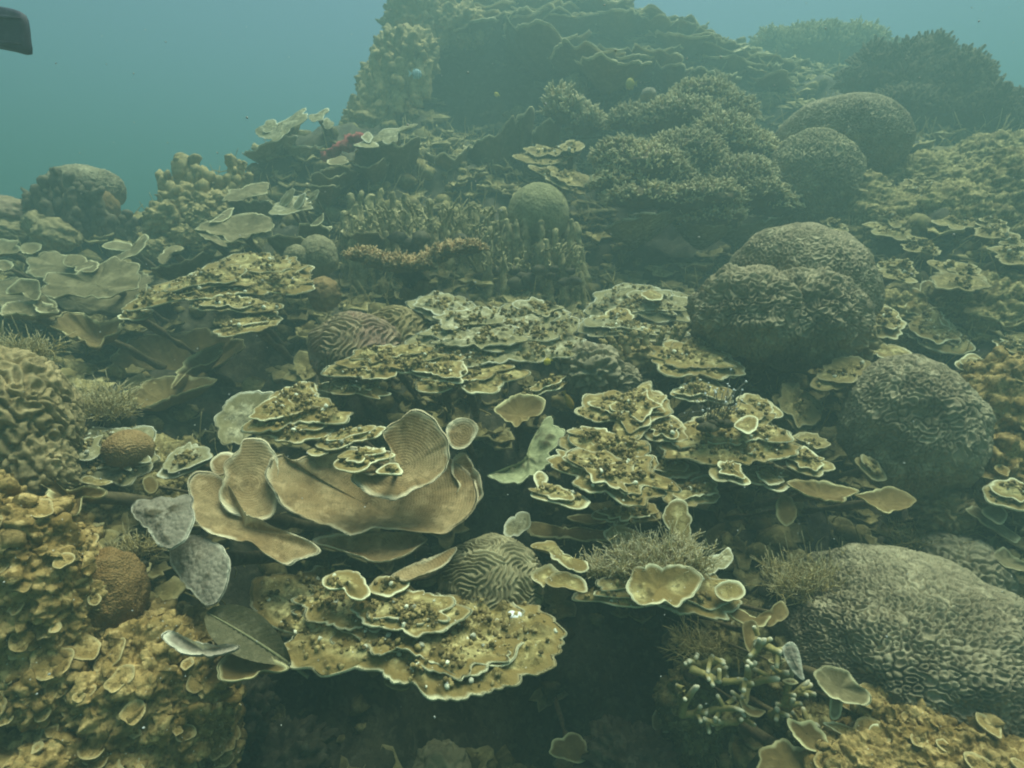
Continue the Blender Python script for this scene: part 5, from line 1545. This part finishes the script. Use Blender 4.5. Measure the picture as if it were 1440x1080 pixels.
def fish(label, px, py, Y, lpx, hgt, heading, pitch, mat, stripes=0):
    """heading: degrees, 0 = facing right in the picture"""
    s = mpp(py, Y)
    L = lpx * s
    ctr = at(px, py, Y)
    root = thing('fish', ctr, label, 'fish', 'small fish over the reef')
    h, q = math.radians(heading), math.radians(pitch)
    fx = np.array([math.cos(h) * math.cos(q), math.sin(h) * math.cos(q), math.sin(q)])
    fy = norm(np.cross([0, 0, 1], fx))
    fz = np.cross(fx, fy)
    tt = np.linspace(0, 1, 18)
    prof = np.sin(math.pi * tt ** .8) ** .8 * .5 * hgt * L + .03 * L
    prof[0] = prof[-1] = .01 * L
    a = np.linspace(0, 2 * math.pi, 12, endpoint=False)
    P = ctr + fx * ((.5 - tt) * L * .78 + .1 * L)[:, None, None] + (fz * np.sin(a)[None, :, None] + fy * (np.cos(a) * .38)[None, :, None]) * prof[:, None, None]
    nod = np.repeat((np.sin(tt * 6.283 * stripes) > .45) * .8 if stripes else tt * 0, 12)
    mesh('body', P.reshape(-1, 3), [grid_faces(18, 12)], mat, root, {'nod': nod})

    def fin(nm, pts):
        p = np.array([ctr + fx * x * L + fz * z * L for x, z in pts])
        V = np.concatenate([p + fy * .006 * L, p - fy * .006 * L])
        k = len(p)
        i = np.arange(k)
        j = (i + 1) % k
        fs = [np.stack([i, j, k + j, k + i], -1), np.stack([np.zeros(k - 2, int), np.arange(1, k - 1), np.arange(2, k)], -1), np.stack([np.full(k - 2, k), k + np.arange(2, k), k + np.arange(1, k - 1)], -1)]
        mesh(nm, V, fs, mat, root, smooth=False)
    fin('tail_fin', [(-.26, .03), (-.5, hgt * .38), (-.43, 0), (-.5, -hgt * .38), (-.26, -.03)])
    fin('dorsal_fin', [(.25, hgt * .4), (.05, hgt * .62), (-.15, hgt * .55), (-.2, hgt * .3)])
    fin('anal_fin', [(.05, -hgt * .42), (-.12, -hgt * .58), (-.2, -hgt * .3)])
    Vb, Fb = blobs(np.array([ctr + fx * .36 * L + fy * .12 * hgt * L * k + fz * .06 * L for k in (-1, 1)]), np.full(2, .035 * L), 1, 1, 0)
    mesh('eyes', Vb, [Fb], 'fish_eye', root)


fish('pale striped fish beside the tall pillar coral', 584, 104, 3.9, 19, .62, 15, 0, 'fish_pale', 5)
fish('tiny bright yellow fish in the dark upper hollow', 699, 133, 4.0, 9, .6, 200, 10, 'fish_yellow')
fish('round olive yellow fish hovering above the bush coral', 888, 118, 3.5, 17, .85, 170, 0, 'fish_olive')
fish('yellowish fish at the edge of the centre plate tiers', 771, 508, 1.66, 15, .6, 200, -20, 'fish_yellow')
fish('slim brown fish pointing down in front of the rounded grey brain coral', 799, 562, 1.5, 30, .28, -12, -62, 'fish_brown')

# ---- ground cover nobody could count
BARE = [(640, 1010, 350, 120), (300, 530, 170, 90), (930, 350, 95, 50), (700, 120, 130, 70), (870, 940, 130, 110), (720, 690, 60, 120), (480, 160, 90, 60)]


def cover():
    r_ = np.random.default_rng(33)
    # positions on the rock, denser near by
    n = 9000
    y = .85 + 5.4 * r_.random(n) ** 1.25
    x = r_.uniform(-1.05, 1.05, n) * (y * .95 + .15)
    z = ground(x, y)
    P = np.stack([x, y, z], -1)
    gxv = (ground(x + .05, y) - ground(x - .05, y)) / .1
    gyv = (ground(x, y + .05) - ground(x, y - .05)) / .1
    N = norm(np.stack([-gxv, -gyv, np.ones(n)], -1))
    P = P + N * (.10 * fbm(P, 3.2, 3, 1) + .045 * np.abs(fbm(P, 11, 3, 5)) - .03)[:, None]
    # bare rock stays in the deep hollows
    qx, qy = pixel(P)
    keep = np.ones(n, bool)
    for ex, ey, ea, eb in BARE:
        keep &= ((qx - ex) / ea) ** 2 + ((qy - ey) / eb) ** 2 > r_.uniform(.05, 1.2, n)
    P, N, y = P[keep], N[keep], y[keep]
    n = len(P)
    # small thin shelves
    m = int(n * .55)
    U = norm(N[:m] * .35 + np.array([0, -.25, 1]) + r_.normal(0, .18, (m, 3)))
    R = r_.uniform(.025, .075, m) * (0.7 + .18 * y[:m])
    e1 = norm(np.cross(U, r_.normal(0, 1, (m, 3))))
    e2 = np.cross(U, e1)
    C = P[:m] + N[:m] * R[:, None] * .05
    k = 18
    a = np.linspace(0, 2 * math.pi, k, endpoint=False)
    ss = np.array([0.05, .5, .85, 1.0])
    lob = 1 + .3 * np.sin(a[None] * r_.integers(2, 5, (m, 1)) + r_.uniform(0, 6, (m, 1))) + .16 * r_.standard_normal((m, k))
    rr = R[:, None, None] * ss[None, :, None] * lob[:, None, :]
    hz = (R[:, None, None] * .18 * ss[None, :, None] ** 2) + .006 * r_.standard_normal((m, 1, k)) * ss[None, :, None] ** 3 + r_.normal(0, .12, (m, 4, k)) * R[:, None, None] * (ss < .9)[None, :, None]
    Pt = C[:, None, None] + rr[..., None] * (np.cos(a)[None, None, :, None] * e1[:, None, None] + np.sin(a)[None, None, :, None] * e2[:, None, None]) + hz[..., None] * U[:, None, None]
    Pb = Pt - U[:, None, None] * (.006 + .012 * (1 - ss))[None, :, None, None]
    V = np.concatenate([Pt, Pb[:, ::-1]], 1).reshape(-1, 3)
    f = grid_faces(8, k)
    Fc = (f[None] + (np.arange(m) * 8 * k)[:, None, None]).reshape(-1, 4)
    rim = np.tile(np.repeat(np.array([0, 0, .1, .8, .5, 0, 0, 0]), k), m)
    var = np.repeat(r_.uniform(-.45, .3, m), 8 * k)
    o = mesh('encrusting_growth', V, [Fc], 'growth', None, {'rim': rim, 'var': var})
    tag(o, 'small thin coral flakes crusting the reef between the colonies', 'encrusting growth', kind='stuff')
    # knobs
    q = np.arange(m, n)
    Vb, Fb = blobs(P[q], r_.uniform(.012, .05, len(q)) * (0.7 + .15 * y[q]), 5, .8, .6)
    o = mesh('reef_rubble', Vb, [Fb], 'growth', None, {'var': np.repeat(r_.uniform(-.5, .2, len(q)), len(ico()[0]))})
    tag(o, 'knobs and rubble overgrown with algae between the corals', 'rubble', kind='stuff')
    # short turf
    t = 5000
    y = .85 + 4.2 * r_.random(t) ** 1.3
    x = r_.uniform(-1.0, 1.0, t) * (y * .95 + .15)
    B = np.stack([x, y, ground(x, y)], -1)
    B = B + np.array([0, -.03, .02])
    qx, qy = pixel(B)
    keep = np.ones(t, bool)
    for ex, ey, ea, eb in BARE:
        keep &= ((qx - ex) / ea) ** 2 + ((qy - ey) / eb) ** 2 > 1
    B, y = B[keep], y[keep]
    t = len(B)
    V, Fs, tip, e, ax = tubes(B, np.array([0, -.3, 1]) + r_.normal(0, .55, (t, 3)), r_.uniform(.03, .09, t) * (.6 + .2 * y), np.full(t, .0022) * (.6 + .3 * y), np.full(t, .0015) * (.6 + .3 * y), 3, 4, .3, 2)
    o = mesh('algae_turf', V, Fs, 'tuft', None, {'tip': tip * .25})
    tag(o, 'short fuzzy algae turf over the reef rock', 'algae turf', kind='stuff')


cover()


def snow():
    r_ = np.random.default_rng(5)
    n = 800
    Y = r_.uniform(.6, 3.2, n)
    P = np.array([at(a, b, c) for a, b, c in zip(r_.uniform(-60, 1500, n), r_.uniform(-40, 1120, n), Y)])
    ok = P[:, 2] > ground(P[:, 0], P[:, 1]) + .25
    P = P[ok]
    V, Fc = blobs(P, r_.uniform(.0004, .0013, len(P)), 1, 1, .5)
    o = mesh('drifting_particles', V, [Fc], 'speck')
    tag(o, 'fine pale specks drifting in the water', 'particles', kind='stuff')


snow()

# ---- the water itself: one closed body of murky green water
def water():
    x0, x1, y0, y1, z0, z1 = -60, 60, -60, 60, -3.7, 3.1
    V = [(x, y, z) for z in (z0, z1) for y in (y0, y1) for x in (x0, x1)]
    Fq = np.array([[0, 2, 3, 1], [4, 5, 7, 6], [0, 1, 5, 4], [2, 6, 7, 3], [0, 4, 6, 2], [1, 3, 7, 5]])
    m = bpy.data.materials.new('murky_water')
    m.use_nodes = True
    nt = m.node_tree
    for n_ in list(nt.nodes):
        nt.nodes.remove(n_)
    out = nt.nodes.new('ShaderNodeOutputMaterial')
    pv = nt.nodes.new('ShaderNodeVolumePrincipled')
    pv.inputs['Color'].default_value = (0.145, 0.24, 0.232, 1)
    pv.inputs['Absorption Color'].default_value = (0.0, 0.06, 0.06, 1)
    pv.inputs['Density'].default_value = 0.25
    pv.inputs['Anisotropy'].default_value = 0.25
    nt.links.new(pv.outputs[0], out.inputs['Volume'])
    o = mesh('haze', V, [Fq], m, smooth=False)
    tag(o, 'murky blue green sea water fading the far reef', 'water', kind='stuff')


water()
